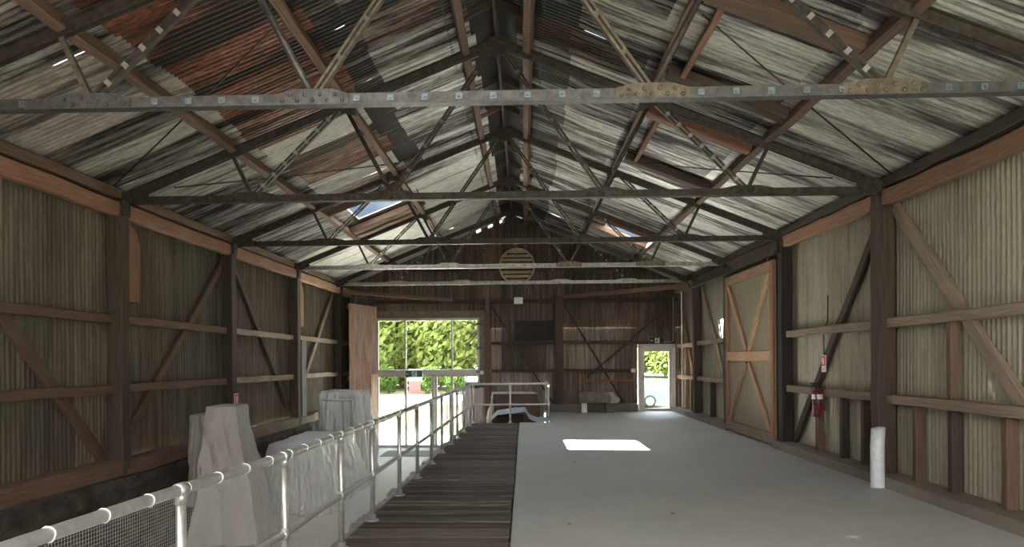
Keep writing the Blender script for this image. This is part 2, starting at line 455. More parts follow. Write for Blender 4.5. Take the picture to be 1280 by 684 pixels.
b = MB(); pts = [(railx(y_) - .02, y_) for y_ in (1, 3.4, 6, 9.5, 13, 17.45)]
b.prism([(-1.84, Y0)] + pts + [(-.1, 17.45), (-.1, Y0)], ZLOW, -.055, 2); structure(b.build('retaining_wall', 'concrete_dark'))
# rough stone plinth of the left wall
b = MB(); ny, nz = 150, 12; g_ = []
for i in range(ny + 1):
    y = Y0 + (YB - Y0) * i / ny; row = []
    for j in range(nz + 1):
        z = ZLOW + (1.20 * j / nz); x = -5.26 + .06 * noise.noise(V(y * 1.6, z * 3.2, 2)) + .05 * noise.noise(V(y * 5, z * 7, 9)) - (.05 if j == nz else 0)
        if .45 < (z - ZLOW) < .62: x += .06
        row.append(b.b.verts.new((x, y, z)))
    row.append(b.b.verts.new((WL - .1, y, .10))); g_.append(row)
for a, c in zip(g_, g_[1:]):
    for j in range(nz + 1): b.b.faces.new((a[j], c[j], c[j + 1], a[j + 1]))
structure(b.build('plinth_wall', 'rock'))
for i, (ya, yb, z) in enumerate([(Y0, 9.0, .25), (9.0, 12.55, .22), (12.55, 16.1, .20), (16.1, 21.3, .20)]):
    tag(timber('wall_sill', (-5.44, ya, z), (-5.44, yb - .01, z - .01), .26, .22, 'm' if 0 else ('t_brown' if i < 2 else 't_pale'), rough=.012, ch=.02),
        ['long brown sill timber on the stone plinth, nearest stretch', 'brown sill timber on the plinth behind the tall covered machine', 'weathered sill timber on the plinth behind the low covered bench', 'weathered sill timber on the plinth behind the box-shaped covered machine'][i], 'sill timber', 'sill timbers along the left wall')
b = MB(); b.box((4.50, Y0, -.02), (WR, 12.68, .13)); b.bevel(.012); structure(b.build('trim_1', 'sill'))
b = MB(); b.box((4.52, 15.62, -.02), (WR, YB, .13)); b.bevel(.012); structure(b.build('trim_2', 'sill'))
b = MB(); b.box((.70, 21.12, 0), (3.48, YB, .24)); b.bevel(.015); structure(b.build('trim_3', 'concrete_dark'))

# ------------------------------------------------------------------ trusses
U1, U2 = 3.55, 2.02      # purlin points, measured out from the ridge
N1, N2 = 3.28, 1.40      # tie joints
def zc(u): return 3.87 + SL * (HALF - u)     # top chord centre line
def truss(i, y):
    t = thing('roof_truss', (XC, y, ZT), ['nearest riveted steel roof truss, its long tie bar spanning the whole picture', 'second steel roof truss from the front, row of dark bolts along its tie',
              'third steel roof truss from the front, dark thin tie bar below the left roof opening', 'fourth steel roof truss, its tie bar crossing the top of the round vent',
              'farthest steel roof truss, its tie crossing the bottom of the round vent'][i], 'roof truss', 'steel roof trusses')
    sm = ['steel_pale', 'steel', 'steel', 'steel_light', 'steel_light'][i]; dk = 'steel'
    if i == 0: tm = 'steel_brown'
    b = MB()
    for s in (-1, 1): b.box((XL - .02, y + s * .022 - .006, ZT - .05), (XR + .02, y + s * .022 + .006, ZT + .04))
    b.box((XL - .02, y - .05, ZT - .056), (XR + .02, y + .05, ZT - .048))
    tie = part(b, 'tie_bar', sm, t)
    u = XL + .25; b = MB()
    while u < XR - .1:
        if min(abs(u - XC - s) for s in (N1, -N1, N2, -N2)) > .3:
            b.box((u - .026, y - .040, ZT - .03), (u + .026, y - .028, ZT + .022)); b.lathe((u, y - .040, ZT - .004), [(.014, 0), (.012, -.014)], 6, 1, False)
        u += .283
    x = part(b, 'bolt_row', 'steel' if i in (1, 2) else 'bolt', tie); x['kind'] = 'stuff'
    for sd in (-1, 1):
        def P(u, z): return V(XC + sd * u, y, z)
        b = MB()
        for s in (-1, 1): b.bar(P(HALF + .05, zc(HALF + .05)) + V(0, s * .03, 0), P(.03, zc(.03)) + V(0, s * .03, 0), .012, .105)
        b.bar(P(HALF + .05, zc(HALF + .05) + .05), P(.03, zc(.03) + .05), .14, .012)
        part(b, 'top_chord', dk, t)
        def ladder(name, a, c, gap, w, n, m, sm_='spacer'):
            d = (c - a).normalized(); pn = V(-d.z, 0, d.x)
            b = MB()
            for s in (-1, 1): b.bar(a + pn * s * gap, c + pn * s * gap, w, .022, pn)
            o_ = part(b, name, m, t); b = MB()
            for k in range(1, n):
                q = a.lerp(c, k / n); b.bar(q - d * .022, q + d * .022, w * .9 + .006, gap * 2 + .012, pn)
            z_ = part(b, 'spacer_row', sm_, o_); z_['kind'] = 'stuff'
        a, c = P(N1, ZT + .02), P(U2 + .08, zc(U2) - .04)
        ladder('spaced_diagonal', a, c, .024, .05, 8, dk)
        ladder('inner_diagonal', P(N2, ZT + .02), P(.06, zc(.06) - .05), .021, .05, 6, 'steel_brown' if i == 0 else dk, 'steel_brown')
        b = MB(); b.tube([P(N2, ZT + .02), P(U2, zc(U2) - .03)], .027, 8); part(b, 'round_strut', 'steel_pale' if (i == 0 and sd < 0) else dk, t)
        b = MB(); b.bar(P(N1, ZT + .02), P(U1, zc(U1) - .03), .045, .045); part(b, 'short_strut', dk if i else 'steel_brown', t)
        for u, w_ in ((N1, .34), (N2, .30)):
            b = MB(); cx = XC + sd * u
            b.prism([(cx - w_, ZT - .05), (cx + w_, ZT - .05), (cx + w_, ZT + .035), (cx + .16, ZT + .075), (cx - .16, ZT + .075), (cx - w_, ZT + .035)], y - .042, y - .030)
            for k in range(9):
                px = cx - w_ + .05 + k * (2 * w_ - .1) / 8
                b.lathe((px, y - .042, ZT + (.028 if k % 2 else -.02)), [(.019, 0), (.015, -.012), (.006, -.016)], 8, 1)
            part(b, 'gusset_plate', sm if i not in (0, 3) or sd < 0 else 'steel_brown', t)
        b = MB(); cx = XC + sd * U2; b.prism([(cx - .14, zc(U2) - .1 - sd * .05), (cx + .14, zc(U2) - .1 + sd * .05), (cx + .14, zc(U2 + .14 * sd * sd) + .0), (cx - .14, zc(U2) + .05)], y - .03, y - .02); part(b, 'gusset_plate', dk, t)
        b = MB(); ex = XL if sd < 0 else XR
        b.prism([(ex + sd * .10, ZT - .12), (ex - sd * .12, ZT - .05), (ex - sd * .30, ZT + .06), (ex - sd * .14, ZT + .13), (ex + sd * .10, ZT + .09)], y - .05, y - .038)
        part(b, 'heel_plate', dk, t)
    b = MB(); b.prism([(XC - .2, ZA - .16), (XC, ZA - .24), (XC + .2, ZA - .16), (XC + .13, ZA + .02), (XC, ZA + .06), (XC - .13, ZA + .02)], y - .045, y - .03)
    part(b, 'apex_plate', dk, t)
for i, y in enumerate(TY): truss(i, y)

# ------------------------------------------------------------------ purlins and roof timbers
def slope_up(sd): return V(sd * SL, 0, 1)
for sd, side in ((-1, 'left'), (1, 'right')):
    for u, nm, m, lab in ((U1, 'roof_purlin', 't_brown', f'long brown purlin low on the {side} roof slope'), (U2, 'roof_purlin', 't_brown', f'long brown purlin halfway up the {side} roof slope'),
                          (.42, 'ridge_purlin', 't_brown', f'purlin running just {side} of the ridge')):
        x = XC + sd * u; z = zroof(x) - .115
        tag(timber(nm, (x, Y0, z), (x, YB - .05, z), .095, .165, m, slope_up(sd), rough=.008), lab, 'purlin', 'purlins under the roof iron')
    x = (WL + .17) if sd < 0 else (WR - .17); z = zroof(x) - .125
    tag(timber('eaves_purlin', (x, Y0, z), (x, YB - .05, z), .10, .13, 't_brown' if sd < 0 else 't_dark', rough=.008), f'eaves purlin above the top plate of the {side} wall', 'purlin', 'purlins under the roof iron')
tag(timber('ridge_board', (XC, Y0, zroof(XC) - .03), (XC, YB - .05, zroof(XC) - .03), .035, .20, 't_dark', rough=.006), 'thin dark ridge board along the peak of the roof', 'ridge board')
k = 0; y = 6.3; RB = ['first', 'second', 'third', 'fourth', 'fifth', 'sixth', 'seventh', 'eighth', 'ninth', 'tenth', 'eleventh', 'twelfth', 'thirteenth', 'fourteenth', 'fifteenth', 'sixteenth', 'seventeenth']
while y < 20.5:
    if min(abs(y - q) for q in TY) > .25:
        for sd in (-1, 1):
            a = V(XC + sd * .03, y, zroof(XC) + .10); c = V(XC + sd * .50, y, zroof(XC + .5) + .08)
            tag(timber('ridge_rafter', a, c, .06, .10, 't_brown' if rnd(k, sd) > .6 else 't_dark', slope_up(sd)), f'{RB[k]} short ridge rafter from the front, {"left" if sd < 0 else "right"} of the ridge board', 'rafter', 'short rafters at the ridge')
        k += 1
    y += 1.18
def trimmer(sd, u0, u1, y, w, m, label):
    a = V(XC + sd * u0, y, 0); c = V(XC + sd * u1, y, 0)
    a.z = zroof(a.x) - .10; c.z = zroof(c.x) - .10
    tag(timber('roof_trimmer', a, c, w, .14, m, slope_up(sd), rough=.01, ch=.015), label, 'roof timber', 'cross timbers between the purlins')
def jack(sd, u, y0, y1, m, label):
    x = XC + sd * u; z = zroof(x) - .10
    tag(timber('roof_trimmer', (x, y0, z), (x, y1, z), .07, .12, m, slope_up(sd), rough=.01), label, 'roof timber', 'cross timbers between the purlins')
trimmer(1, 2.1, 3.62, 6.52, .24, 't_brown', 'thick rusty-ended cross timber on the right slope just before the nearest truss')
trimmer(1, 2.1, 3.5, 8.36, .20, 't_dark', 'dark cross timber on the right slope just behind the nearest truss tie')
trimmer(1, 2.1, 3.5, 9.66, .18, 't_red', 'dark red cross timber on the right slope beside the second truss')
trimmer(1, 2.1, 3.5, 11.85, .20, 't_dark', 'black cross timber on the right slope ahead of the third truss')
trimmer(1, 2.1, 3.5, 16.76, .10, 't_red', 'red-brown cross timber at the near edge of the right roof opening')
trimmer(1, 2.1, 3.5, 17.82, .10, 't_brown', 'brown cross timber at the far edge of the right roof opening')
trimmer(-1, 2.1, 3.5, 15.42, .34, 't_brown', 'wide brown board at the far edge of the left roof opening')
trimmer(-1, 2.1, 3.5, 15.84, .28, 't_red', 'second wide board beyond the left roof opening')
trimmer(-1, 2.1, 3.5, 13.50, .09, 't_brown', 'thin brown cross timber at the near edge of the left roof opening')
jack(1, 2.27, 6.66, 8.26, 't_red', 'short red timber beside the middle right purlin near the front')
jack(1, 2.27, 9.76, 11.74, 't_red', 'short red timber beside the middle right purlin between the second and third trusses')
# brace rods under the roof
def rod(p, q, label):
    b = MB(); p, q = Vector(p), Vector(q); b.tube([p, p.lerp(q, .5) - V(0, 0, .02), q], .0095, 8); tag(b.build('brace_rod', 'steel', None, p), label, 'brace rod', 'diagonal brace rods under the roof')
for sd, side in ((-1, 'left'), (1, 'right')):
    for k_, (ya, yb) in enumerate(((6.95, 8.85), (10.3, 12.4), (13.8, 15.8))):
        if k_ == 0: rod((XC + sd * 2.15, ya, zroof(XC + 2.15) - .09), (XC + sd * 5.0, yb, zroof(XC + 5.0) - .09), f'thin brace rod slanting down the {side} roof slope behind the nearest truss')
    rod((XC + sd * 1.9, 12.3, zroof(XC + 1.9) - .10), (XC + sd * 4.6, 9.6, zroof(XC + 4.6) - .10), f'thin cable running across the {side} slope between second and third trusses')

# ------------------------------------------------------------------ left wall framing
POSTL = [9.03, 12.48, 16.12, 19.95]; NB = ['first', 'second', 'third', 'fourth']
for i, y in enumerate(POSTL):
    t = thing('timber_post', (-5.41, y, .3), f'{NB[i]} dark timber post along the left wall' + (' with a thick packing block near its top' if i == 0 else ', beside a grey board' if i == 2 else ''), 'post', 'posts along the left wall')
    timber('shaft', (-5.41, y, .12), (-5.41, y, 3.60), .20, .20, 't_dark', (1, 0, 0), t, .006, .012)
    if i in (0, 2):
        b = MB(); b.prism([(y + .10, 2.45), (y + .34, 2.45), (y + .36, 3.20), (y + .30, 3.38), (y + .14, 3.5), (y + .10, 3.5)], -5.42, -5.31, 0); part(b, 'packing_block', 't_red', t)
    b = MB(); b.box((-5.44, y - .07, 3.58), (-5.28, y + .09, 3.80)); b.bevel(.01, 1); part(b, 'post_cap', 'steel', t)
ys = [5.0] + POSTL + [21.3]
BAYL = ['in the nearest bay', 'between the first and second posts', 'between the second and third posts', 'between the third and fourth posts', 'between the fourth post and the gable']
BN = ['nearest', 'second', 'third', 'fourth', 'farthest']
for i in range(5):
    a, c = ys[i] + (.1 if i else 0), ys[i + 1] - .1
    for z, nm in ((2.22 - .015 * i, 'upper'), (1.29 - .015 * i, 'lower')):
        tag(timber('wall_girt', (-5.47, a, z + .01), (-5.47, c, z - .01), .11, .115, 't_brown' if i < 2 else ('t_pale' if i < 4 else 't_orange'), rough=.008), f'{nm} girt on the left wall {BAYL[i]}', 'girt', 'horizontal girts on the left wall')
    tag(timber('top_plate', (-5.40, a - .1, 3.67), (-5.40, c + .1, 3.67), .12, .20, ('t_red', 't_red', 't_red', 't_orange', 't_orange')[i], rough=.010, ch=.012), f'{BN[i]} length of brown top plate along the head of the left wall', 'top plate', 'top plates of the left wall')
def brace(side, p, q, m, lab, w=.06, h=.13):
    x = -5.535 if side < 0 else 4.815
    tag(timber('wall_brace', (x, p[0], p[1]), (x, q[0], q[1]), h, w, m, (1, 0, 0), rough=.006), lab, 'brace', f'diagonal braces on the {"left" if side < 0 else "right"} wall')
brace(-1, (5.75, 3.55), (8.92, .32), 't_brown', 'diagonal brace on the left wall falling to the foot of the first post', .07, .15)
brace(-1, (9.15, .36), (12.60, 3.52), 't_brown', 'diagonal brace on the left wall rising from first post to second')
brace(-1, (12.95, 3.45), (16.0, .55), 't_dark', 'dark diagonal brace on the left wall between the second and third posts')
brace(-1, (16.35, .45), (19.75, 3.55), 't_pale', 'pale diagonal brace on the left wall between the third and fourth posts')
tag(timber('weathered_board', (-5.30, 16.40, .30), (-5.30, 16.40, 2.12), .34, .035, 't_grey', (1, 0, 0), rough=.006), 'wide grey weathered board standing beside the third post on the left wall', 'board')
# ------------------------------------------------------------------ right wall framing
POSTR = [9.17, 12.56, 15.98, 18.92]
for i, y in enumerate(POSTR):
    t = thing('timber_post', (4.71, y, 0), f'{NB[i]} timber post along the right wall' + (', beside the white pipe', ', black with the big sliding door behind', ', mostly hidden by the sliding door', ', nearest the glazed back door')[i], 'post', 'posts along the right wall')
    timber('shaft', (4.71, y, .0), (4.71, y, 3.62), .20, .24 if i == 0 else .2, ('t_dark', 'black_timber', 't_dark', 't_dark')[i], (1, 0, 0), t, .006, .012)
    b = MB(); b.box((4.60, y - .10, 3.50), (4.79, y + .09, 3.78)); b.bevel(.01, 1); part(b, 'post_cap', 'steel', t)
RG = [(5.0, 9.05, 0), (9.29, 12.46, 1), (16.08, 18.82, 2), (19.02, 21.3, 3)]
RBAY = ['in the nearest bay', 'behind the fire extinguisher', 'beyond the sliding door', 'beside the glazed back door']
for a, c, i in RG:
    for z, nm in ((2.09 - .03 * i, 'upper'), (1.10 - .01 * i, 'lower')):
        tag(timber('wall_girt', (4.755, a, z + .01), (4.755, c, z - .01), .13, .12, ('t_pale', 't_pale', 't_pale', 't_orange')[i], rough=.008), f'{nm} girt on the right wall {RBAY[i]}', 'girt', 'horizontal girts on the right wall')
for i, (a, c) in enumerate([(5.0, 9.17), (9.17, 12.56), (12.56, 15.98), (15.98, 18.92), (18.92, 21.3)]):
    tag(timber('top_plate', (4.71, a, 3.66 + .04 * (i > 0)), (4.71, c - .02, 3.70 + .02 * (i > 0)), .12, .20, ('t_red', 't_red', 't_brown', 't_brown', 't_orange')[i], rough=.010, ch=.012), f'{BN[i]} length of brown top plate along the head of the right wall', 'top plate', 'top plates of the right wall')
brace(1, (9.05, 3.58), (5.85, .2), 't_pale', 'diagonal brace on the right wall falling from the first post toward the viewer', .07, .15)
brace(1, (9.40, 3.50), (12.42, .12), 't_dark', 'dark diagonal brace on the right wall passing behind the fire extinguisher', .07, .14)
brace(1, (18.78, 3.55), (16.15, .4), 't_pale', 'pale diagonal brace on the right wall just beyond the sliding door')
brace(1, (19.05, .15), (20.9, 2.9), 't_orange', 'light diagonal brace on the right wall beside the glazed back door')
for y, z0, z1, m, lab in [(8.49, .13, 1.03, 't_brown', 'short reddish stud under the girt beside the white pipe'), (7.79, .13, 1.03, 't_dark', 'short dark stud under the girt in line with the upper stud'),
                          (7.80, 1.17, 2.03, 't_brown', 'reddish stud between the two girts in the nearest bay'), (6.93, .13, 1.03, 't_brown', 'short brown stud nearest the viewer under the girt'),
                          (11.28, .13, 1.03, 't_brown', 'short stud under the girt below the fire extinguisher'), (10.42, .13, 1.03, 't_dark', 'short dark stud under the girt between the extinguisher and first post'),
                          (9.78, .13, 1.03, 't_dark', 'short dark stud under the girt just behind the first post'), (17.6, .13, 1.02, 't_dark', 'short dark stud under the girt beyond the sliding door'),
                          (20.3, .13, 2.0, 't_orange', 'tall light stud beside the glazed back door'), (19.6, .13, 1.02, 't_dark', 'short dark stud between the fourth post and the back door')]:
    tag(timber('wall_stud', (4.78, y, z0), (4.78, y, z1), .09, .12, m, (1, 0, 0), rough=.005), lab, 'stud', 'short studs on the right wall')

# ------------------------------------------------------------------ back gable framing
def gt(name, p, q, w, h, m, lab, cat, up=(0, 1, 0), group='timbers on the back gable'):
    tag(timber(name, p, q, w, h, m, up, rough=.006), lab, cat, group)
gt('timber_post', (1.08, 21.22, 0), (1.08, 21.22, 3.55), .24, .20, 't_dark', 'dark timber post in the middle of the back gable', 'post')
gt('timber_post', (-1.12, 21.24, ZLOW), (-1.12, 21.24, 3.5), .14, .16, 't_brown', 'brown timber post beside the glazed opening', 'post')
gt('gable_girt', (-1.0, 21.30, 2.12), (.95, 21.30, 2.12), .09, .09, 't_dark', 'upper girt on the gable between glazed opening and middle post', 'girt')
gt('gable_girt', (1.22, 21.30, 2.14), (4.6, 21.30, 2.10), .09, .10, 't_dark', 'upper girt on the gable running over the back door', 'girt')
gt('gable_girt', (-1.0, 21.30, 1.26), (.95, 21.30, 1.26), .09, .09, 't_dark', 'lower girt on the gable behind the pit railing', 'girt')
gt('gable_girt', (1.22, 21.30, 1.27), (3.45, 21.30, 1.25), .09, .09, 't_dark', 'lower girt on the gable between middle post and back door', 'girt')
gt('gable_girt', (1.9, 21.31, .95), (3.4, 21.31, .95), .07, .08, 't_red', 'thin red batten low on the gable left of the back door', 'girt')
gt('gable_girt', (-4.6, 21.28, 3.42), (4.7, 21.28, 3.42), .11, .17, 't_dark', 'long dark girt across the gable under the small white floodlight', 'girt')
gt('gable_girt', (-3.6, 21.30, 4.4), (3.0, 21.30, 4.4), .08, .10, 't_dark', 'dark girt high on the gable behind the round vent', 'girt')
gt('gable_brace', (1.25, 21.34, 3.3), (3.05, 21.34, .28), .05, .13, 't_dark', 'dark diagonal gable brace falling from the middle post toward the door', 'brace')
gt('gable_brace', (4.45, 21.34, 3.2), (1.95, 21.34, 1.05), .05, .13, 't_dark', 'dark diagonal gable brace falling from the corner above the back door', 'brace')
gt('gable_brace', (-1.0, 21.34, 3.3), (.92, 21.34, .2), .05, .13, 't_dark', 'diagonal gable brace above the pit railing', 'brace')
gt('gable_brace', (1.72, 21.33, 1.2), (1.72, 21.33, .25), .07, .12, 't_red', 'short reddish upright on the gable behind the long trough', 'stud')
gt('corner_brace', (4.55, 19.0, 3.62), (1.25, 21.15, 3.52), .12, .13, 't_brown', 'long brown corner brace running from right wall to gable', 'brace', (0, 0, 1))
gt('corner_brace', (-5.2, 19.7, 3.62), (-2.2, 21.2, 3.46), .10, .12, 't_brown', 'long brown corner brace running from left wall to gable', 'brace', (0, 0, 1))
gt('timber_post', (-5.49, 21.27, .11), (-5.49, 21.27, 3.6), .14, .16, 't_dark', 'dark corner post where the left wall meets the gable', 'post')
# dark replacement sheet
b = MB(); n = 108
for i in range(n):
    xa, xb = -.28 + 1.20 * i / n, -.28 + 1.20 * (i + 1) / n; da, db = (.009 * math.sin(2 * PI * x / PITCH) for x in (xa, xb))
    b.faces([(xa, 21.365 + da, 2.2), (xb, 21.365 + db, 2.2), (xb, 21.365 + db, 2.82), (xa, 21.365 + da, 2.82)], [(0, 1, 2, 3)])
tag(b.build('corrugated_sheet', 'darkbox'), 'black corrugated patch sheet fixed on the gable left of the middle post', 'metal sheet')

# round louvred vent
t = thing('louvre_vent', (-.20, 21.25, 4.50), 'round tan louvred vent high in the gable', 'vent')
b = MB(); N = 40; R = .56
for k in range(N):
    a0, a1 = 2 * PI * k / N, 2 * PI * (k + 1) / N
    vs = []
    for a in (a0, a1):
        for r, y in ((R, 21.17), (R, 21.36), (R - .05, 21.36), (R - .05, 21.17)): vs.append((-.20 + r * math.cos(a), y, 4.50 + r * math.sin(a)))
    b.faces(vs, [(0, 1, 5, 4), (1, 2, 6, 5), (2, 3, 7, 6), (3, 0, 4, 7)], True)
part(b, 'vent_rim', 'tan', t)
for k in range(8):
    z = 4.50 - .44 + k * .126; h = math.sqrt(max(.01, (R - .05) ** 2 - (z - 4.5) ** 2)); b = MB()
    b.bar((-.20 - h, 21.25, z), (-.20 + h, 21.25, z), .014, .10, (0, -.9, 1)); part(b, 'louvre_blade', 'tan', t)
b = MB(); b.lathe((-.20, 21.36, 4.5), [(R - .03, 0), (R - .03, .012)], 32, 1); part(b, 'backing', 'darkbox', t)
# floodlight, sensor, switch, conduit
t = thing('floodlight', (-.16, 21.15, 3.42), 'small white floodlight box on the gable under the round vent', 'light fitting')
b = MB(); b.box((-.295, 21.02, 3.32), (-.025, 21.14, 3.52)); b.bevel(.015); part(b, 'housing', 'white', t)
b = MB(); b.box((-.20, 21.13, 3.50), (-.12, 21.20, 3.58)); part(b, 'bracket', 'steel', t)
b = MB(); b.box((-.27, 21.014, 3.34), (-.05, 21.022, 3.50)); part(b, 'lens', 'white', t)
b = MB(); b.box((-1.36, 21.08, 1.16), (-1.24, 21.16, 1.28)); b.bevel(.02); tag(b.build('motion_sensor', 'white', None, (-1.3, 21.15, 1.2)), 'little white sensor on the frame edge of the glazed opening', 'sensor')
b = MB(); b.box((3.28, 21.20, 1.20), (3.42, 21.25, 1.31)); b.bevel(.01); tag(b.build('light_switch', 'white', None, (3.35, 21.24, 1.25)), 'small white switch box on the girt left of the back door', 'switch')
b = MB(); b.tube([(4.55, 21.1, 3.5), (4.55, 21.12, 2.9), (4.55, 21.12, 2.15), (4.45, 21.15, 2.12), (4.28, 21.2, 2.12)], .014, 8); tag(b.build('cable_conduit', 'spacer', None, (4.55, 21.1, 2.1)), 'thin pale conduit running down the back corner to the exit sign', 'conduit')

# ------------------------------------------------------------------ glazed opening and doors
def sbox(name, lo, hi, m, parent, bv=.006):
    b = MB(); b.box(lo, hi)
    if bv: b.bevel(bv, 1)
    return part(b, name, m, parent)
WX0, WX1 = -4.52, -1.44
t = structure(empty('window_1', (-3, YB - .1, 1.3)))
ya, yb = YB - .16, YB - .06
sbox('window_frame', (WX0 - .06, ya, 1.20), (WX0, yb, 2.88), 'alu', t); sbox('window_frame', (WX1, ya, 1.20), (WX1 + .06, yb, 2.88), 'alu', t)
sbox('head_rail', (WX0 - .06, ya, 2.84), (WX1 + .06, yb, 2.92), 'alu', t); sbox('transom', (WX0 - .06, ya - .06, 1.16), (WX1 + .06, yb, 1.32), 'alu', t)
for x in (-3.68, -2.23): sbox('mullion', (x - .025, ya, 1.32), (x + .025, yb, 2.84), 'alu', t)
for a, c in ((WX0, -3.705), (-3.655, -2.255), (-2.205, WX1)): sbox('glass_pane', (a, YB - .115, 1.32), (c, YB - .105, 2.84), 'glass', t, 0)
t = structure(empty('door_1', (-3, YB - .1, ZLOW)))
for a, c, nm in ((WX0 - .06, WX0, 'door_frame'), (WX1, WX1 + .06, 'door_frame'), (-3.71, -3.64, 'stile'), (-2.87, -2.79, 'stile'), (-2.78, -2.70, 'stile'), (-2.26, -2.19, 'stile')):
    sbox(nm, (a, ya, ZLOW), (c, yb, 1.16), 'alu', t)
sbox('bottom_rail', (WX0, ya, ZLOW), (WX1, yb, ZLOW + .09), 'alu', t); sbox('top_rail', (WX0, ya, 1.10), (WX1, yb, 1.16), 'alu', t)
for a, c in ((WX0, -3.71), (-3.64, -2.87), (-2.70, -2.26), (-2.19, WX1)): sbox('glass_pane', (a, YB - .115, ZLOW + .09), (c, YB - .105, 1.10), 'glass', t, 0)
sbox('door_handle', (-2.90, ya - .05, -.2), (-2.87, ya - .02, .25), 'alu', t)
b = MB(); b.box((GX0 - .05, YB - .14, 2.92), (GX1 + .12, YB - .04, 3.14)); structure(b.build('trim_4', 'trough'))
b = MB(); b.box((GX0 - .28, YB - .12, ZLOW), (WX0 - .06, YB + .05, 3.2)); structure(b.build('trim_5', 'rock'))
b = MB(); b.box((WX1 + .06, YB - .12, ZLOW), (-1.20, YB + .05, 3.1)); structure(b.build('trim_6', 'trough'))
for k, z in enumerate((2.72, 1.98, 1.24)):
    b = MB(); b.box((-1.48, 21.18, z - .04), (-1.06, 21.27, z + .04)); b.bevel(.006, 1)
    tag(b.build('steel_bracket', 'steel_pale', None, (-1.3, 21.25, z)), ['top', 'middle', 'bottom'][k] + ' grey bracket on the jamb right of the glazed opening', 'bracket', 'brackets beside the glazed opening')
# glazed back door
t = structure(empty('door_2', (4.08, YB - .1, 0)))
sbox('door_frame', (3.52, YB - .16, 0), (3.62, YB + .02, 2.04), 'alu_white', t); sbox('door_frame', (4.54, YB - .16, 0), (4.64, YB + .02, 2.04), 'alu_white', t); sbox('door_frame', (3.52, YB - .16, 1.96), (4.64, YB + .02, 2.06), 'alu_white', t)
sbox('stile', (3.62, YB - .12, .02), (3.70, YB - .05, 1.96), 'alu_white', t); sbox('stile', (4.45, YB - .12, .02), (4.54, YB - .05, 1.96), 'alu_white', t)
sbox('top_rail', (3.70, YB - .12, 1.83), (4.45, YB - .05, 1.96), 'alu_white', t); sbox('bottom_rail', (3.70, YB - .12, .02), (4.45, YB - .05, .09), 'alu_white', t)
sbox('threshold', (3.5, YB - .2, 0), (4.66, YB + .05, .025), 'alu', t); sbox('glass_pane', (3.70, YB - .09, .09), (4.45, YB - .08, 1.83), 'glass', t, 0)
sbox('door_handle', (3.645, YB - .17, .95), (3.665, YB - .12, 1.10), 'steel_pale', t)

# exit signs with the running figure
def exit_sign(x0, x1, z0, z1, y, label, body, face):
    t = thing('exit_sign', ((x0 + x1) / 2, y, z0), label, 'exit sign', 'exit signs on the back gable'); cx, cz, h = (x0 + x1) / 2, (z0 + z1) / 2, z1 - z0
    sbox('housing', (x0, y - .05, z0), (x1, y, z1), body, t); sbox('sign_face', (x0 + .02, y - .055, z0 + .02), (x1 - .02, y - .05, z1 - .02), face, t, 0)
    b = MB(); yf, yg = y - .060, y - .055; k = h / .23
    b.box((cx - .06 * k, yf, cz - .085 * k), (cx + .10 * k, yg, cz + .085 * k)); part(b, 'doorway_mark', 'white', t)
    b = MB(); yf -= .005; yg -= .005
    b.lathe((cx + .035 * k, yf, cz + .058 * k), [(.018 * k, 0), (.018 * k, .004)], 12, 1)
    for p, q, w in (((.02, .038), (-.005, -.015), .034), ((-.005, -.015), (.045, -.03), .022), ((.045, -.03), (.03, -.075), .018), ((-.005, -.015), (-.03, -.05), .022), ((-.03, -.05), (-.075, -.045), .018), ((.02, .03), (.06, .01), .014), ((.02, .03), (-.035, .015), .014)):
        b.bar((cx + p[0] * k, (yf + yg) / 2, cz + p[1] * k), (cx + q[0] * k, (yf + yg) / 2, cz + q[1] * k), .004, w * k, (0, 0, 1) if abs(p[0] - q[0]) > abs(p[1] - q[1]) else (1, 0, 0))
    part(b, 'running_figure', face, t)
    b = MB(); b.bar((x0 + .06 * k, yf, cz), (x0 + .13 * k, yf, cz), .004, .02 * k); b.prism([(x0 + .045 * k, cz), (x0 + .08 * k, cz + .035 * k), (x0 + .08 * k, cz - .035 * k)], yf - .002, yf + .002); part(b, 'arrow', 'white', t)
exit_sign(-3.68, -3.12, 1.08, 1.31, 21.16, 'green running-figure exit sign under the transom of the glazed opening', 'white', 'green')
exit_sign(3.83, 4.27, 2.07, 2.27, 21.2, 'dark running-figure exit sign above the glazed back door', 'steel_pale', 'darkbox')

# barn door leaf swung in beside the glazed opening
t = tag(empty('barn_door_leaf', (-4.6, 21.2, ZLOW)), 'pinkish corrugated door leaf swung open at the left of the glazed opening', 'door', None, 'thing')
A, Bp = V(-4.56, 21.2, 0), V(-5.06, 19.75, 0); d = (Bp - A); L = d.length; d.normalize(); nrm = V(d.y, -d.x, 0); nrm = nrm if nrm.x > 0 else -nrm
def leaf_place(s, a, dd): p = A + d * s + nrm * dd; return (p.x, p.y, a)
corrug = MB(); lay = corrug.b.loops.layers.float_color.new('sheet')
def leaf_mat(g):
    st = g.noise(3, (5, 5, .4), 5, .7); g.out(g.ramp(st, [(.3, (.20, .10, .075)), (.5, (.46, .31, .25)), (.75, (.62, .48, .41))]), .7, 0, st, .2, .01)
M['leaf_door'] = mat('faded_pink_iron', leaf_mat)
n = int(L / PITCH * 6)
for i in range(n):
    s0, s1 = L * i / n, L * (i + 1) / n
    corrug.faces([leaf_place(s0, ZLOW + .12, .012 * math.sin(2 * PI * s0 / PITCH)), leaf_place(s1, ZLOW + .12, .012 * math.sin(2 * PI * s1 / PITCH)), leaf_place(s1, 3.28, .012 * math.sin(2 * PI * s1 / PITCH)), leaf_place(s0, 3.28, .012 * math.sin(2 * PI * s0 / PITCH))], [(0, 1, 2, 3)], True)
part(corrug, 'door_sheet', 'leaf_door', t)
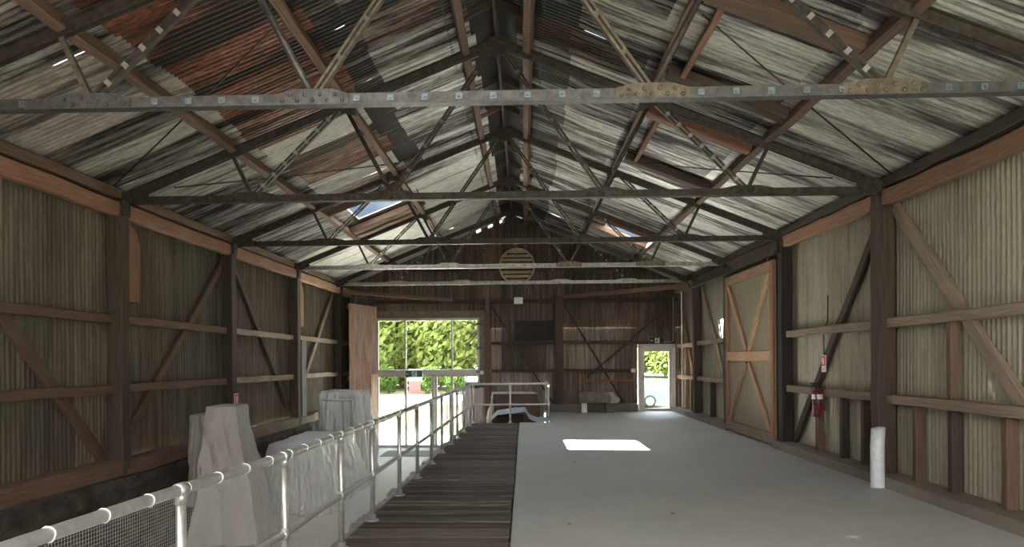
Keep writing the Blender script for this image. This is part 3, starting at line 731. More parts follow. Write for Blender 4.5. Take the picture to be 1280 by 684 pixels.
for z in (ZLOW + .2, 1.1, 3.2):
    b = MB(); b.bar(A - nrm * .05 + V(0, 0, z), Bp - nrm * .05 + V(0, 0, z), .06, .14); part(b, 'ledge', 't_red', t)
b = MB(); b.bar(A + d * .2 + nrm * .02 + V(0, 0, ZLOW + .2), A + d * .2 + nrm * .02 + V(0, 0, 1.2), .02, .4, d); part(b, 'repair_patch', 'leaf_door', t)

# big sliding door on the right wall
t = tag(empty('sliding_door', (4.56, 14.1, .03)), 'large orange-framed sliding door with crossed braces on the right wall', 'door', None, 'thing')
y0, y1, z0, z1 = 12.70, 15.62, .04, 3.42
b = MB()
for k in range(14):
    ya_, yb_ = y0 + (y1 - y0) * k / 14, y0 + (y1 - y0) * (k + 1) / 14 - .006; b.box((4.585, ya_, z0), (4.605 + .004 * (k % 2), yb_, z1))
o_ = part(b, 'board_panel', 't_pale', t)
M['door_board'] = corr_mat('door_boards', 2, (.22, .185, .13), (.42, .37, .265), (.56, .51, .39)); o_.data.materials[0] = M['door_board']
def dpiece(nm, p, q, w, m='t_orange'): timber(nm, (4.555, p[0], p[1]), (4.555, q[0], q[1]), w, .05, m, (1, 0, 0), t, .003, .006)
dpiece('stile', (y0 + .07, z0), (y0 + .07, z1), .14, 't_red'); dpiece('stile', (y1 - .07, z0), (y1 - .07, z1), .14, 't_red')
dpiece('top_rail', (y0 + .14, z1 - .10), (y1 - .14, z1 - .10), .20); dpiece('middle_rail', (y0 + .14, 1.66), (y1 - .14, 1.66), .20); dpiece('bottom_rail', (y0, z0 + .10), (y1, z0 + .10), .20, 't_pale')
ym = (y0 + y1) / 2
for s in (-1, 1):
    dpiece('cross_brace', (ym + s * .06, 1.78), (ym + s * 1.28, 3.2), .12); dpiece('cross_brace', (ym + s * .06, 1.54), (ym + s * 1.28, .26), .12)
for y in (12.95, 15.35):
    b = MB(); b.bar((4.54, y, 3.30), (4.54, y, 3.60), .02, .06); b.lathe((4.54, y, 3.60), [(.06, -.02), (.06, .02)], 16, 0); part(b, 'hanger', 'steel', t)
b = MB(); b.box((4.50, 12.5, 3.50), (4.56, 18.7, 3.56)); b.box((4.545, 12.5, 3.50), (4.56, 18.7, 3.66)); tag(b.build('door_track', 'steel', None, (4.55, 12.5, 3.5)), 'dark steel track above the sliding door', 'door track')

# ------------------------------------------------------------------ handrail
t = thing('pipe_handrail', (-1.5, 7, 0), 'long galvanised pipe handrail with safety net along the timber walkway', 'handrail')
pts = [(railx(y), y) for y in [Y0 + 4.5, 2.4, 3.42, 4.62, 5.95, 7, 8.3, 9.5, 10.75, 12, 13.2, 14.2, 15.4, 16.8]]
b = MB(); top = [V(x, y, 1.0) for x, y in pts] + [V(-1.33, 17.40, 1.0), V(-1.30, 17.52, 1.0), V(-1.20, 17.58, 1.0), V(-.36, 17.62, 1.0), V(.50, 17.66, 1.0), V(.60, 17.70, .99), V(.64, 17.78, .94)]
b.tube(top, .029, 14); part(b, 'top_rail', 'galv', t)
b = MB(); b.tube([V(p.x, p.y, .47) for p in top[:-2]] + [V(.62, 17.69, .47)], .024, 12); part(b, 'middle_rail', 'galv', t)
b = MB(); b.tube([(.64, 17.78, .94), (.66, 18.4, .94), (.66, 19.8, .94), (.66, 21.2, .94)], .029, 12); part(b, 'top_rail', 'galv', t)
b = MB(); b.tube([(.62, 17.69, .47), (.66, 18.4, .47), (.66, 19.8, .47), (.66, 21.2, .47)], .024, 12); part(b, 'middle_rail', 'galv', t)
ps = [(railx(y), y) for y in (2.2, 3.42, 4.62, 5.95, 7.0, 8.3, 9.5, 10.75, 12.0, 13.2, 14.2, 15.4, 16.8)] + [(-1.30, 17.52), (-.36, 17.62), (.62, 17.72), (.66, 19.4), (.66, 21.1)]
for x, y in ps:
    zt = 1.0 if y < 17.7 else .94
    b = MB(); b.tube([(x, y, .008), (x, y, zt)], .0245, 14)
    p_ = part(b, 'post', 'galv', t)
    b = MB(); b.lathe((x, y, 0), [(.068, .001), (.068, .009), (.036, .012), (.034, .06)], 20); part(b, 'base_flange', 'galv', p_)
    d_ = V(railx(y + .1) - railx(y - .1), .2, 0).normalized() if y < 17.5 else (V(1, 0, 0) if y < 17.7 else V(0, 1, 0))
    b = MB(); c_ = V(x, y, zt); b.tube([c_ - d_ * .035, c_ + d_ * .035], .0345, 14); part(b, 'pipe_clamp', 'galv', p_); b = MB(); b.tube([c_ - V(0, 0, .075), c_], .030, 14); part(b, 'clamp_socket', 'galv', p_)
    b = MB(); c_ = V(x, y, .47); b.tube([c_ - d_ * .035, c_ + d_ * .035], .030, 14); part(b, 'pipe_clamp', 'galv', p_); b = MB(); b.tube([c_ - V(0, 0, .04), c_ + V(0, 0, .04)], .0295, 14); part(b, 'clamp_socket', 'galv', p_)
# safety net on the outer side
b = MB(); y = 1.2; q = .017
def thin(p0, p1, r):
    p0, p1 = Vector(p0), Vector(p1); d = (p1 - p0).normalized(); u = d.cross(V(.3, .2, 1) if abs(d.z) < .9 else V(1, 0, 0)).normalized(); w = d.cross(u)
    v = [p + (u * math.cos(2.094 * k) + w * math.sin(2.094 * k)) * r for p in (p0, p1) for k in range(3)]
    b.faces(v, [(0, 1, 4, 3), (1, 2, 5, 4), (2, 0, 3, 5)])
R_ = .00065
while y < 17.45: thin((railx(y) - .034, y, .03), (railx(y) - .034, y, 1.02), R_); y += q
z = .03
while z < 1.02:
    yy = [1.2, 2.4, 3.42, 4.62, 5.95, 7, 8.3, 9.5, 10.75, 12, 13.2, 14.2, 15.4, 16.8, 17.45]
    for a, c in zip(yy, yy[1:]): thin((railx(a) - .034, a, z), (railx(c) - .034, c, z), R_)
    z += q
part(b, 'safety_net', 'wire', t)
y = 1.6
while y < 9.4:
    x = railx(y); b = MB(); ring = [V(x + (.0315 * math.cos(a)), y + .003 * math.sin(3 * a), 1.0 + .0315 * math.sin(a)) for a in [2 * PI * k / 14 for k in range(15)]]
    b.tube(ring, .0025, 6, False); b.box((x - .052, y - .004, 1.005), (x - .034, y + .004, 1.012)); part(b, 'cable_tie', 'tie', t); y += .31

# ------------------------------------------------------------------ draped machines
def sample(poly, n):
    P = [V(*p) for p in poly]; L = [(P[(i + 1) % len(P)] - P[i]).length for i in range(len(P))]; T = sum(L); out = []
    for k in range(n):
        s = T * k / n; i = 0
        while s > L[i]: s -= L[i]; i += 1
        out.append(P[i].lerp(P[(i + 1) % len(P)], s / L[i]))
    return out
def samp_rect(r, n):   # corner-aligned, n divisible by 4
    q = [V(*p) for p in r]; out = []
    for i in range(4):
        for k in range(n // 4): out.append(q[i].lerp(q[(i + 1) % 4], k / (n // 4)))
    return out
def drape(bot, topr, z0, z1, folds, amp, seed, power=1.0, nlev=54, n=280, sag=.03, ztop=None, round_=.08):
    A_, B_ = samp_rect(bot, n), samp_rect(topr, n)
    def smooth(P, it):
        for _ in range(it): P = [(P[i - 1] + P[i] * 2 + P[(i + 1) % n]) / 4 for i in range(n)]
        return P
    A_, B_ = smooth(A_, 10), smooth(B_, 3); cen = sum(B_, V(0, 0)) / n; b = MB(); rings = []
    for j in range(nlev + 1):
        h = j / nlev; ring = []
        for i in range(n):
            p = A_[i].lerp(B_[i], h ** power); o_ = (A_[i] - cen); o_ = o_.normalized() if o_.length > 0 else o_
            s = i / n; f = amp * (1 - h) ** .6 * (math.sin(2 * PI * folds * s + 2.2 * math.sin(2 * PI * 2 * s + seed) + .6 * h) + .5 * math.sin(2 * PI * folds * 2.3 * s + seed)) * (.5 + .8 * abs(noise.noise(V(s * 9, seed, 1))))
            f += .075 * noise.noise(V(p.x * 2.2, p.y * 2.2, h * 2.5 + seed)) + .03 * noise.noise(V(p.x * 5 + h * 2, p.y * 5 - h * 2, h * 6 + seed)) + .012 * noise.noise(V(p.x * 10, p.y * 10, h * 12 + seed))
            w1 = noise.noise(V(p.x * 3.2 + h * 1.6 + seed, p.y * 3.2 - h * 1.2, h * 1.1)); w2 = noise.noise(V(p.x * 7 - h * 3, p.y * 7 + h * 2.5 + seed, h * 2.4))
            f += (.075 * (abs(w1) - .2) + .045 * (abs(w2) - .2)) * (.35 + .65 * min(1, 3 * (1 - h)))
            zt = z1 if ztop is None else ztop(B_[i].x, B_[i].y)
            z = z0 + (zt - z0) * h
            if h > .93: f -= round_ * .35 * ((h - .93) / .07) ** 2
            if j == 0: z += .02 * abs(noise.noise(V(s * 20, seed, 3)))
            ring.append(b.b.verts.new((p.x + o_.x * f, p.y + o_.y * f, z)))
        rings.append(ring)
    for k in range(1, 7):
        w = 1 - k / 7; ring = []
        for i in range(n):
            p = cen.lerp(B_[i], w); zt = z1 if ztop is None else ztop(p.x, p.y)
            ring.append(b.b.verts.new((p.x, p.y, zt + .006 - sag * (1 - w) + .018 * noise.noise(V(p.x * 6, p.y * 6, seed)))))
        rings.append(ring)
    for a, c in zip(rings, rings[1:]):
        for i in range(n):
            f = b.b.faces.new((a[i], a[(i + 1) % n], c[(i + 1) % n], c[i])); f.smooth = True
    f = b.b.faces.new(rings[-1]); f.smooth = True
    return b
def rect(x0, y0, x1, y1): return [(x0, y0), (x1, y0), (x1, y1), (x0, y1)]
t = thing('covered_machine', (-4.6, 10.5, ZLOW), 'tall narrow machine under a grey dust sheet sloping to the right', 'covered machine', 'dust-sheeted machines on the lower floor')
part(drape([(-4.98, 9.95), (-3.92, 10.05), (-3.98, 11.15), (-5.0, 11.2)], [(-4.83, 10.35), (-4.42, 10.40), (-4.44, 10.95), (-4.84, 10.95)], ZLOW + .01, .95, 5, .03, 1.3, .85, round_=.03), 'dust_sheet', 'sheet_grey', t)
part(drape([(-5.12, 10.25), (-4.74, 10.2), (-4.74, 10.9), (-5.12, 10.95)], [(-5.12, 10.35), (-4.80, 10.3), (-4.8, 10.85), (-5.12, 10.85)], -.55, .82, 7, .06, 4.1, 1), 'gathered_cloth', 'sheet_dull', t)
t = thing('covered_bench', (-4.3, 13.7, ZLOW), 'low long bench under a pale sheet between the two tall covered machines', 'covered bench', 'dust-sheeted machines on the lower floor')
part(drape([(-4.85, 12.1), (-3.42, 12.0), (-3.40, 15.0), (-4.9, 15.0)], [(-4.72, 12.45), (-3.72, 12.45), (-3.70, 14.85), (-4.75, 14.85)], ZLOW + .01, .10, 22, .04, 2.2, .8), 'dust_sheet', 'sheet_pale', t)
t = thing('covered_machine', (-4.25, 16.3, ZLOW), 'box-shaped machine under a clear grey plastic sheet near the glazed opening', 'covered machine', 'dust-sheeted machines on the lower floor')
part(drape([(-4.80, 15.65), (-3.62, 15.60), (-3.58, 17.0), (-4.85, 17.0)], [(-4.74, 15.75), (-3.80, 15.72), (-3.78, 16.8), (-4.75, 16.8)], ZLOW + .01, .92, 18, .05, 5.7, .7, round_=.2), 'dust_sheet', 'sheet_pale', t)
b = MB(); fr = [(-4.62, 15.62), (-3.92, 15.60)]
for p, q in (((-4.62, 15.63, .1), (-4.62, 15.66, .72)), ((-3.95, 15.61, .1), (-3.93, 15.64, .72)), ((-4.62, 15.66, .72), (-3.93, 15.64, .72))): b.tube([p, q], .02, 8)
part(b, 'frame_edge', 'sheet_pale', t)
# pit objects
t = thing('covered_machine', (-.3, 19.9, ZLOW), 'broad machine with brown front under a white sheet behind the pit railing', 'covered machine', 'dust-sheeted machines on the lower floor')
b = MB(); b.prism([(-.98, ZLOW), (.44, ZLOW), (.34, .62), (-.90, .62)], 19.85, 20.5); b.bevel(.02, 1); part(b, 'front_cloth', 'panelbrown', t)
b = MB(); b.bar((-.95, 20.15, .645), (.36, 20.15, .645), .72, .035, (0, 0, 1)); b.bevel(.012, 2); part(b, 'dust_sheet', 'sheet_white', t)
part(drape([(-1.36, 19.96), (-.88, 19.92), (-.90, 20.55), (-1.40, 20.55)], [(-.96, 19.88), (-.88, 19.84), (-.88, 20.5), (-.95, 20.5)], ZLOW + .01, .66, 9, .05, 3.3, .8, n=120, sag=0), 'sheet_fall', 'sheet_white', t)
part(drape([(.38, 19.85), (.56, 19.85), (.56, 20.5), (.38, 20.5)], [(.30, 19.86), (.36, 19.86), (.36, 20.5), (.30, 20.5)], ZLOW + .01, .66, 7, .025, 7.3, .8, n=120, sag=0), 'sheet_fall', 'panelbrown', t)
t = thing('covered_crate', (-.35, 18.7, ZLOW), 'low dark crate in the pit under a bluish plastic sheet', 'covered crate', 'dust-sheeted machines on the lower floor')
sbox('crate', (-.74, 18.30, ZLOW), (-.02, 19.1, .11), 'darkbox', t, .01)
b = MB(); prof = [(-1.25, -.55), (-1.08, -.25), (-.82, .08), (-.76, .14), (-.72, .16), (-.40, .195), (0., .24), (.04, .22), (.10, .08), (.20, .0), (.36, -.05), (.635, -.01)]
px = []
for (xa, za), (xb, zb) in zip(prof, prof[1:]): px += [(xa + (xb - xa) * k / 5, za + (zb - za) * k / 5) for k in range(5)]
px.append(prof[-1]); g_ = [[b.b.verts.new((x + .03 * noise.noise(V(x * 4, j, 0)), 18.22 + .95 * j / 14 - (.0 if -.74 < x < .0 else .03), z + .03 * noise.noise(V(x * 6, j * .5, 4)) + .06 * (j / 14))) for x, z in px] for j in range(15)]
for a, c in zip(g_, g_[1:]):
    for k in range(len(px) - 1): f = b.b.faces.new((a[k], a[k + 1], c[k + 1], c[k])); f.smooth = True
o_ = part(b, 'plastic_sheet', 'sheet_blue', t); md = o_.modifiers.new('thick', 'SOLIDIFY'); md.thickness = .006
t = thing('covered_drum', (-1.40, 19.5, ZLOW), 'upright drum wrapped in a pinkish sheet beside the glazed opening', 'covered drum', 'dust-sheeted machines on the lower floor')
part(drape([(-1.72, 19.2), (-1.08, 19.2), (-1.08, 19.80), (-1.72, 19.80)], [(-1.64, 19.27), (-1.16, 19.27), (-1.16, 19.73), (-1.64, 19.73)], ZLOW + .01, .84, 10, .03, 6.1, 1, n=120), 'dust_sheet', 'sheet_pink', t)
b = MB(); b.lathe((-1.40, 19.5, .82), [(.25, 0), (.26, .03), (.26, .13), (.235, .15)], 28); part(b, 'lid', 'panelbrown', t)

# ------------------------------------------------------------------ small things
t = thing('white_pipe', (4.44, 8.80, 0), 'white plastic pipe standing on the floor against the right wall', 'pipe')
b = MB(); n = 32; R = .082; rings = []
for r, zz in ((R, 0), (R, .5), (R, None), (R - .008, None), (R - .008, .3)):
    rings.append([b.b.verts.new((4.44 + r * math.cos(a) + (.012 if zz is None else 0), 8.80 + r * math.sin(a), (.745 + .012 * math.cos(a)) if zz is None else zz)) for a in [2 * PI * k / n for k in range(n)]])
for a, c in zip(rings, rings[1:]):
    for k in range(n): f = b.b.faces.new((a[k], a[(k + 1) % n], c[(k + 1) % n], c[k])); f.smooth = True
part(b, 'tube', 'pvc', t)
b = MB(); b.lathe((4.44, 8.80, .28), [(R - .009, 0), (R - .009, .01)], 24); part(b, 'bore', 'pvc_in', t)
b = MB(); b.lathe((4.44, 8.80, .335), [(R + .0005, 0), (R + .002, .004), (R + .002, .010), (R + .0005, .014)], 32); part(b, 'joint_ring', 'pvc', t)

t = thing('fire_extinguisher', (4.60, 10.95, .72), 'dark red fire extinguisher hanging on the right wall below its small sign', 'fire extinguisher')
x, y = 4.60, 10.95
b = MB(); b.lathe((x, y, .70), [(.03, 0), (.072, .01), (.080, .03), (.080, .36), (.070, .405), (.035, .435), (.025, .45)], 28); part(b, 'cylinder', 'red', t)
b = MB(); b.lathe((x, y, .98), [(.0805, 0), (.0812, .002), (.0812, .075), (.0805, .077)], 28); part(b, 'label_band', 'white', t)
b = MB(); b.lathe((x, y, 1.145), [(.022, 0), (.024, .05), (.018, .06)], 16); b.box((x - .10, y - .012, 1.19), (x + .03, y + .012, 1.205)); b.box((x - .11, y - .012, 1.225), (x + .03, y + .012, 1.24)); b.box((x + .0, y - .012, 1.2), (x + .03, y + .012, 1.24)); part(b, 'valve_handle', 'black', t)
b = MB(); b.lathe((x - .02, y - .035, 1.175), [(.022, -.006), (.022, .006)], 14, 1); part(b, 'pressure_gauge', 'brass', t)
b = MB(); b.tube([(x, y - .02, 1.17), (x - .05, y - .07, 1.18), (x - .07, y - .10, 1.10), (x - .05, y - .095, .95), (x - .03, y - .088, .80)], .011, 8); b.tube([(x - .03, y - .088, .80), (x - .03, y - .088, .73)], [.011, .019], 10); part(b, 'hose', 'black', t)
b = MB(); b.box((x + .07, y - .02, .80), (4.72, y + .02, 1.18)); b.lathe((x, y, .90), [(.082, 0), (.082, .02)], 28); part(b, 'wall_bracket', 'steel', t)
def ext_sign(x, y0, y1, z0, z1, nx, label, back):
    t = thing('extinguisher_sign', (x, (y0 + y1) / 2, z0), label, 'sign', 'fire extinguisher location signs'); s = nx; ym_ = (y0 + y1) / 2; h = z1 - z0; w = (y1 - y0)
    sbox('sign_plate', (min(x, x + s * .012), y0, z0), (max(x, x + s * .012), y1, z1), 'white', t, 0)
    xa, xb = sorted((x + s * .012, x + s * .016)); b = MB(); b.box((xa, y0 + w * .08, z0 + h * .36), (xb, y1 - w * .08, z1 - h * .04)); part(b, 'red_panel', 'sign_red', t)
    xa, xb = sorted((x + s * .016, x + s * .019)); b = MB(); zc_ = z0 + h * .64
    b.box((xa, ym_ - w * .13, zc_ - h * .2), (xb, ym_ + w * .10, zc_ + h * .12)); b.box((xa, ym_ - w * .06, zc_ + h * .12), (xb, ym_ + w * .04, zc_ + h * .17)); b.box((xa, ym_ - w * .06, zc_ + h * .17), (xb, ym_ + w * .24, zc_ + h * .21)); b.box((xa, ym_ + w * .2, zc_ - h * .1), (xb, ym_ + w * .25, zc_ + h * .19)); part(b, 'extinguisher_mark', 'white', t)
    xa, xb = sorted((x + s * .012, x + s * .015)); b = MB(); b.box((xa, y0 + w * .15, z0 + h * .12), (xb, y1 - w * .15, z0 + h * .16)); b.box((xa, y0 + w * .15, z0 + h * .22), (xb, y1 - w * .15, z0 + h * .26)); part(b, 'text_line', 'sign_red', t)
    b = MB(); b.box((x, ym_ - .02, z0 + .02), (back, ym_ + .02, z1 - .02)); part(b, 'standoff', 'black', t)
ext_sign(4.775, 11.02, 11.17, 1.40, 1.67, -1, 'small red and white sign above the fire extinguisher', 4.79)
ext_sign(-5.30, 12.42, 12.58, .72, 1.04, 1, 'small red and white sign on the post behind the tall covered machine', -5.32)
b = MB(); b.tube([(4.84, 11.1, 2.62), (4.83, 11.1, 2.2), (4.765, 11.09, 2.08), (4.77, 11.09, 1.66)], .008, 6); tag(b.build('wall_cable', 'black', None, (4.79, 10.92, 1.7)), 'black cable hanging down the wall to the extinguisher sign', 'cable')

# trough and blocks by the gable
t = thing('long_trough', (2.2, 20.85, .28), 'long weathered trough with a slanted end lying by the back gable', 'trough')
b = MB(); b.prism([(1.66, .30), (2.78, .28), (2.86, .34), (2.86, .44), (2.72, .52), (2.68, .64), (1.68, .64), (1.64, .58)], 20.62, 21.05); b.bevel(.018, 2); part(b, 'trough_body', 'trough', t)
b = MB(); b.prism([(2.50, .63), (2.665, .63), (2.70, .52), (2.84, .44), (2.84, .345), (2.77, .295), (2.56, .295), (2.60, .45)], 20.612, 20.625); part(b, 'end_cheek', 'spacer', t)
b = MB(); b.box((1.72, 20.68, 0), (1.88, 20.98, .295)); b.bevel(.012); tag(b.build('support_block', 'white', None, (1.8, 20.8, 0)), 'short pale block propping the near end of the long trough', 'block')
b = MB(); b.box((2.45, 20.72, 0), (2.72, 21.0, .285)); b.bevel(.02); tag(b.build('support_block', 'concrete_dark', None, (2.6, 20.85, 0)), 'dark block propping the slanted end of the long trough', 'block')
b = MB(); b.box((-4.1, 19.3, ZLOW), (-2.1, 20.5, ZLOW + .018)); b.bevel(.006, 1); tag(b.build('entrance_mat', 'mat', None, (-3.1, 19.9, ZLOW)), 'dark entrance mat on the lower floor inside the glazed doors', 'mat')

# ------------------------------------------------------------------ outside
def gz(x, y): return -1.15 + max(0., min(1.6, (y - 24) * .030)) if y > 24 else -1.15
b = MB(); xs = [-90, -40, -20, -10, -5, 0, 5, 10, 20, 40, 90]; ysg = [-60, -30, -12, Y0 - .02] ; g_ = []
ysg = [-70, -30, -10, 0, 10, 21.6, 24, 27, 30, 34, 38, 42, 46, 50, 56, 64, 80, 140]
for y in ysg: g_.append([b.b.verts.new((x, y, gz(x, y) - (.16 if y < 22 else .01))) for x in xs])
for a, c in zip(g_, g_[1:]):
    for k in range(len(xs) - 1): b.b.faces.new((a[k], a[k + 1], c[k + 1], c[k]))
structure(b.build('ground', 'ground'))
b = MB(); w0 = [(-60, 38.5), (60, 41.5)]
vs = []
for x, y in ((-60, 36.0), (60, 36.0), (60, 41.5), (-60, 41.5)): vs.append((x, y, gz(x, y) + .03))
b.faces(vs, [(0, 1, 2, 3)]); structure(b.build('road', 'road'))
b = MB(); b.box((-9, 21.55, -1.2), (9, 27.0, -1.12)); structure(b.build('footpath', 'apron'))
def leaves(cx, cy, cz, rx, ry, rz, n, s):
    b = MB(); bl = [(random.uniform(-.6, .6), random.uniform(-.6, .6), random.uniform(-.5, .6), random.uniform(.35, .6)) for _ in range(14)] + [(0, 0, 0, .75)]
    for _ in range(n):
        q = random.choice(bl); v = V(random.gauss(0, 1), random.gauss(0, 1), random.gauss(0, 1)).normalized() * q[3] * random.uniform(.8, 1.05)
        p = V(cx + (q[0] + v.x) * rx, cy + (q[1] + v.y) * ry, cz + (q[2] + v.z) * rz)
        u = (v + V(random.gauss(0, .7), random.gauss(0, .7), random.gauss(0, .7))).normalized(); a = u.orthogonal().normalized(); c = u.cross(a); k = s * random.uniform(.6, 1.3)
        b.faces([p + a * k, p + c * k * .5, p - a * k, p - c * k * .5], [(0, 1, 2, 3)])
    return b
def tree(name, x, y, h, r, n, m, label, cat='tree', grp='trees beyond the road'):
    z = gz(x, y); t = thing(name, (x, y, z), label, cat, grp)
    part(leaves(x, y, z + h * .52, r, r * .8, h * .50, n, .26 if cat == 'tree' else .10), 'crown', m, t)
    b = MB(); b.tube([(x, y, z - .1), (x + .05, y, z + h * .3), (x - .05, y, z + h * .6)], [.09 * h / 3, .07 * h / 3, .03 * h / 3], 8); b.tube([(x, y, z + h * .3), (x + r * .4, y, z + h * .6)], [.05, .02], 6); b.tube([(x, y, z + h * .35), (x - r * .4, y + .2, z + h * .62)], [.05, .02], 6); part(b, 'trunk', 'bark', t)
tree('leafy_tree', -12.6, 47, 7.6, 3.4, 9000, 'leaf', 'bright leafy tree filling the left pane of the high window')
tree('leafy_tree', -8.6, 49, 8.2, 3.6, 10000, 'leaf', 'tall bright leafy tree filling the middle pane of the high window')
tree('leafy_tree', -4.6, 47.5, 7.8, 3.4, 9000, 'leaf', 'bright leafy tree filling the right pane of the high window')
tree('leafy_tree', -16.8, 51, 8, 3.6, 5000, 'leaf', 'leafy tree at the far left beyond the glazed opening')
tree('leafy_tree', -.8, 51, 8, 3.4, 5000, 'leaf_dark', 'leafy tree behind the jamb of the glazed opening')
tree('leafy_tree', -10.6, 55, 8.5, 4.0, 8000, 'leaf', 'second row leafy tree showing between left and middle trees')
tree('leafy_tree', -6.4, 55, 8.5, 4.0, 8000, 'leaf', 'second row leafy tree showing between middle and right trees')
tree('leafy_tree', 8.6, 62, 5.0, 3.2, 6000, 'leaf_dark', 'round green tree seen through the back door')
tree('leafy_tree', 13.0, 60, 4.6, 3.0, 5000, 'leaf', 'low green tree right of centre through the back door')
for k, (x, y) in enumerate(((-10.6, 43.6), (-8.8, 43.9), (-6.1, 43.8), (-4.3, 43.5))):
    tree('low_shrub', x, y, 1.7, .75, 1500, 'leaf_dark', ['first low shrub from the left beyond the road', 'second low shrub from the left, left of the red sign', 'third low shrub from the left, right of the red sign', 'fourth low shrub from the left beyond the road'][k], 'shrub', 'shrubs beyond the road')
z = gz(0, 42.3); t = thing('roadside_sign', (-6.75, 42.3, z), 'red and white roadside sign seen through the glazed doors', 'sign')
sbox('white_board', (-7.10, 42.25, z + .92), (-6.30, 42.30, z + 1.62), 'white', t); sbox('red_board', (-7.10, 42.25, z + .12), (-6.40, 42.30, z + .90), 'sign_red', t)
for x in (-7.0, -6.5): sbox('sign_leg', (x - .03, 42.30, z), (x + .03, 42.36, z + 1.6), 'steel_pale', t)
for k in range(6):
    x = -5.6 + k * .62; y = 27.2 + .12 * k; z = gz(x, y)
    tag(timber('fence_post', (x, y, z), (x, y, z + 1.0), .13, .13, 't_pale', (1, 0, 0)), f'{RB[k]} short timber post from the left outside the glazed doors', 'post', 'short posts outside the glazed doors')
# parked car
cy, zc0 = 35.0, gz(0, 35)
t = thing('parked_car', (4.9, cy, zc0), 'pale blue hatchback parked outside the back door', 'car')
def car_w(prof, y0, y1, inset=0.):
    b = MB(); b.prism(prof, y0, y1); b.bevel(.05, 2); return b
X1 = 7.05
body = [(X1, .35), (X1 + .02, .62), (X1 - .15, .80), (X1 - 1.05, .98), (X1 - 3.9, 1.0), (X1 - 4.1, .75), (X1 - 4.1, .35), (X1 - 3.6, .24), (X1 - .3, .24)]
part(car_w([(x, zc0 + z) for x, z in body], cy - .85, cy + .85), 'car_body', 'carpaint', t)
part(car_w([(X1 - 1.0, zc0 + .96), (X1 - 1.75, zc0 + 1.42), (X1 - 3.3, zc0 + 1.44), (X1 - 3.95, zc0 + .98)], cy - .72, cy + .72), 'cabin', 'carpaint', t)
part(car_w([(X1 - 1.2, zc0 + .99), (X1 - 1.8, zc0 + 1.36), (X1 - 3.2, zc0 + 1.37), (X1 - 3.75, zc0 + 1.0)], cy - .76, cy - .70), 'side_glass', 'carglass', t)
part(car_w([(X1 - 1.02, zc0 + 1.0), (X1 - 1.70, zc0 + 1.40), (X1 - 1.66, zc0 + 1.42), (X1 - .95, zc0 + 1.0)], cy - .62, cy + .62), 'windscreen', 'carglass', t)
for x in (X1 - .85, X1 - 3.3):
    for s in (-1, 1):
        b = MB(); b.lathe((x, cy + s * .78, zc0 + .31), [(.22, -.10), (.30, -.10), (.315, -.05), (.315, .05), (.30, .10), (.22, .10)], 28, 1); w_ = part(b, 'wheel', 'rubber', t)
        b = MB(); b.lathe((x, cy + s * .78, zc0 + .31), [(.20, -.108), (.205, -.10), (.205, .10), (.20, .108)], 20, 1); part(b, 'hub_cap', 'spacer', w_)
b = MB(); b.box((X1 - .12, cy - .80, zc0 + .58), (X1 + .03, cy - .50, zc0 + .72)); b.bevel(.02); part(b, 'headlamp', 'white', t)

# ------------------------------------------------------------------ light, sky, camera
SKY, REAR_FILL, HIGH = .0032, .45, .75
d = V(.93, -.246, -1.).normalized()
L = bpy.data.lights.new('sun', 'SUN'); L.energy = 7.; L.angle = math.radians(.53); L.color = (1., .965, .92)
o = bpy.data.objects.new('sun', L); C.objects.link(o); o.rotation_euler = d.to_track_quat('-Z', 'Y').to_euler(); o.location = (-10, 10, 20)
w = bpy.data.worlds.new('sky'); bpy.context.scene.world = w; w.use_nodes = True; g = G(w.node_tree); w.node_tree.nodes.clear()
sky = g.n('ShaderNodeTexSky', sky_type='NISHITA'); sky.sun_disc = False; sky.sun_elevation = math.radians(46); sky.sun_rotation = math.atan2(-d.x, -d.y); sky.ozone_density = 2.0
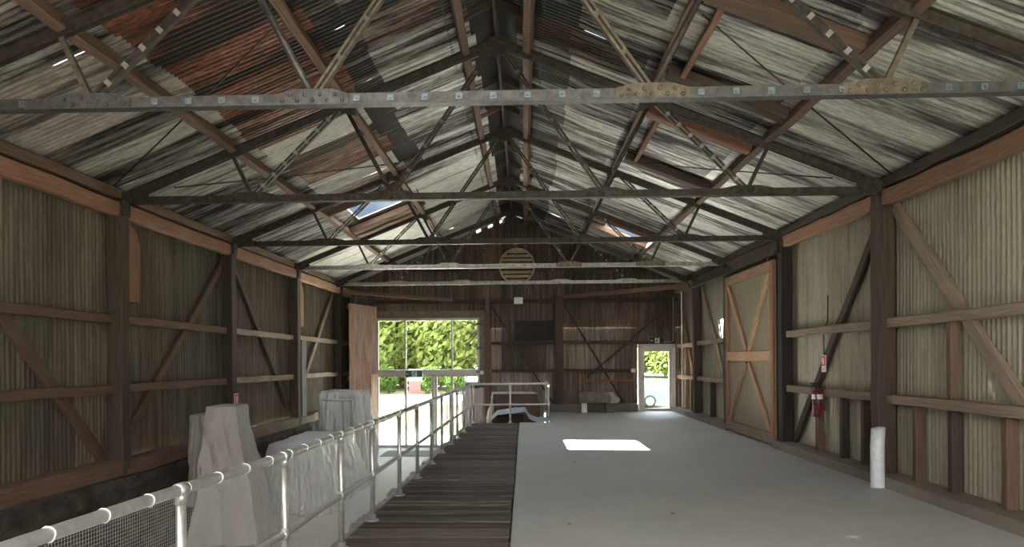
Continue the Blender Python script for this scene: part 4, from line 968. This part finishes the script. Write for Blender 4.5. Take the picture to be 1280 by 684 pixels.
# clear blue sky over the far end, thin wisps; unseen fill glow added overhead and behind the viewer
tc = g.n('ShaderNodeTexCoord'); sx = g.n('ShaderNodeSeparateXYZ'); g.t.links.new(tc.outputs['Generated'], sx.inputs[0])
rear_mask = g.n('ShaderNodeMapRange', interpolation_type='SMOOTHSTEP'); g.t.links.new(sx.outputs[1], rear_mask.inputs[0]); rear_mask.inputs[1].default_value = .25; rear_mask.inputs[2].default_value = -.35
wn = g.n('ShaderNodeTexNoise', Scale=5., Detail=6., Roughness=.6); g.t.links.new(tc.outputs['Generated'], wn.inputs['Vector'])
wisp = g.ramp(wn.outputs[0], [(.50, 0.), (.72, .55)])
skc = g.n('ShaderNodeVectorMath', operation='SCALE'); g.t.links.new(sky.outputs[0], skc.inputs[0]); skc.inputs['Scale'].default_value = SKY
colr = g.mix(wisp, skc.outputs[0], (.05, .053, .055)); high = g.n('ShaderNodeMapRange', interpolation_type='SMOOTHSTEP'); g.t.links.new(sx.outputs[2], high.inputs[0]); high.inputs[1].default_value = .34; high.inputs[2].default_value = .62
colr = g.mix(high.outputs[0], colr, tuple(HIGH * q for q in (.86, .95, 1.08)))
colr = g.mix(rear_mask.outputs[0], colr, tuple(REAR_FILL * q for q in (1., .98, .95)))
bg = g.n('ShaderNodeBackground', Strength=1.); g.t.links.new(colr, bg.inputs[0])
wo = g.n('ShaderNodeOutputWorld'); g.t.links.new(bg.outputs[0], wo.inputs[0])

cam = bpy.data.cameras.new('camera'); co = bpy.data.objects.new('camera', cam); C.objects.link(co)
cam.sensor_width = 36; cam.lens = 860 * 36 / 1280; cam.shift_x = (640 - 629.23) / 1280; cam.shift_y = (448.3 - 342) / 1280; cam.clip_end = 400; cam.clip_start = .05
co.matrix_world = Matrix.Translation((0, 0, 1.65)) @ Matrix.Rotation(.03, 4, 'Z') @ Matrix.Rotation(PI / 2, 4, 'X') @ Matrix.Rotation(-.0068, 4, 'Z')
S = bpy.context.scene; S.camera = co
S.view_settings.view_transform = 'Standard'; S.view_settings.look = 'None'; S.view_settings.gamma = 1; S.view_settings.use_curve_mapping = False
S.view_settings.exposure = 4.65
S.cycles.max_bounces = 12; S.cycles.diffuse_bounces = 7; S.cycles.transparent_max_bounces = 16
S.cycles.use_denoising = True; S.cycles.sample_clamp_indirect = 8
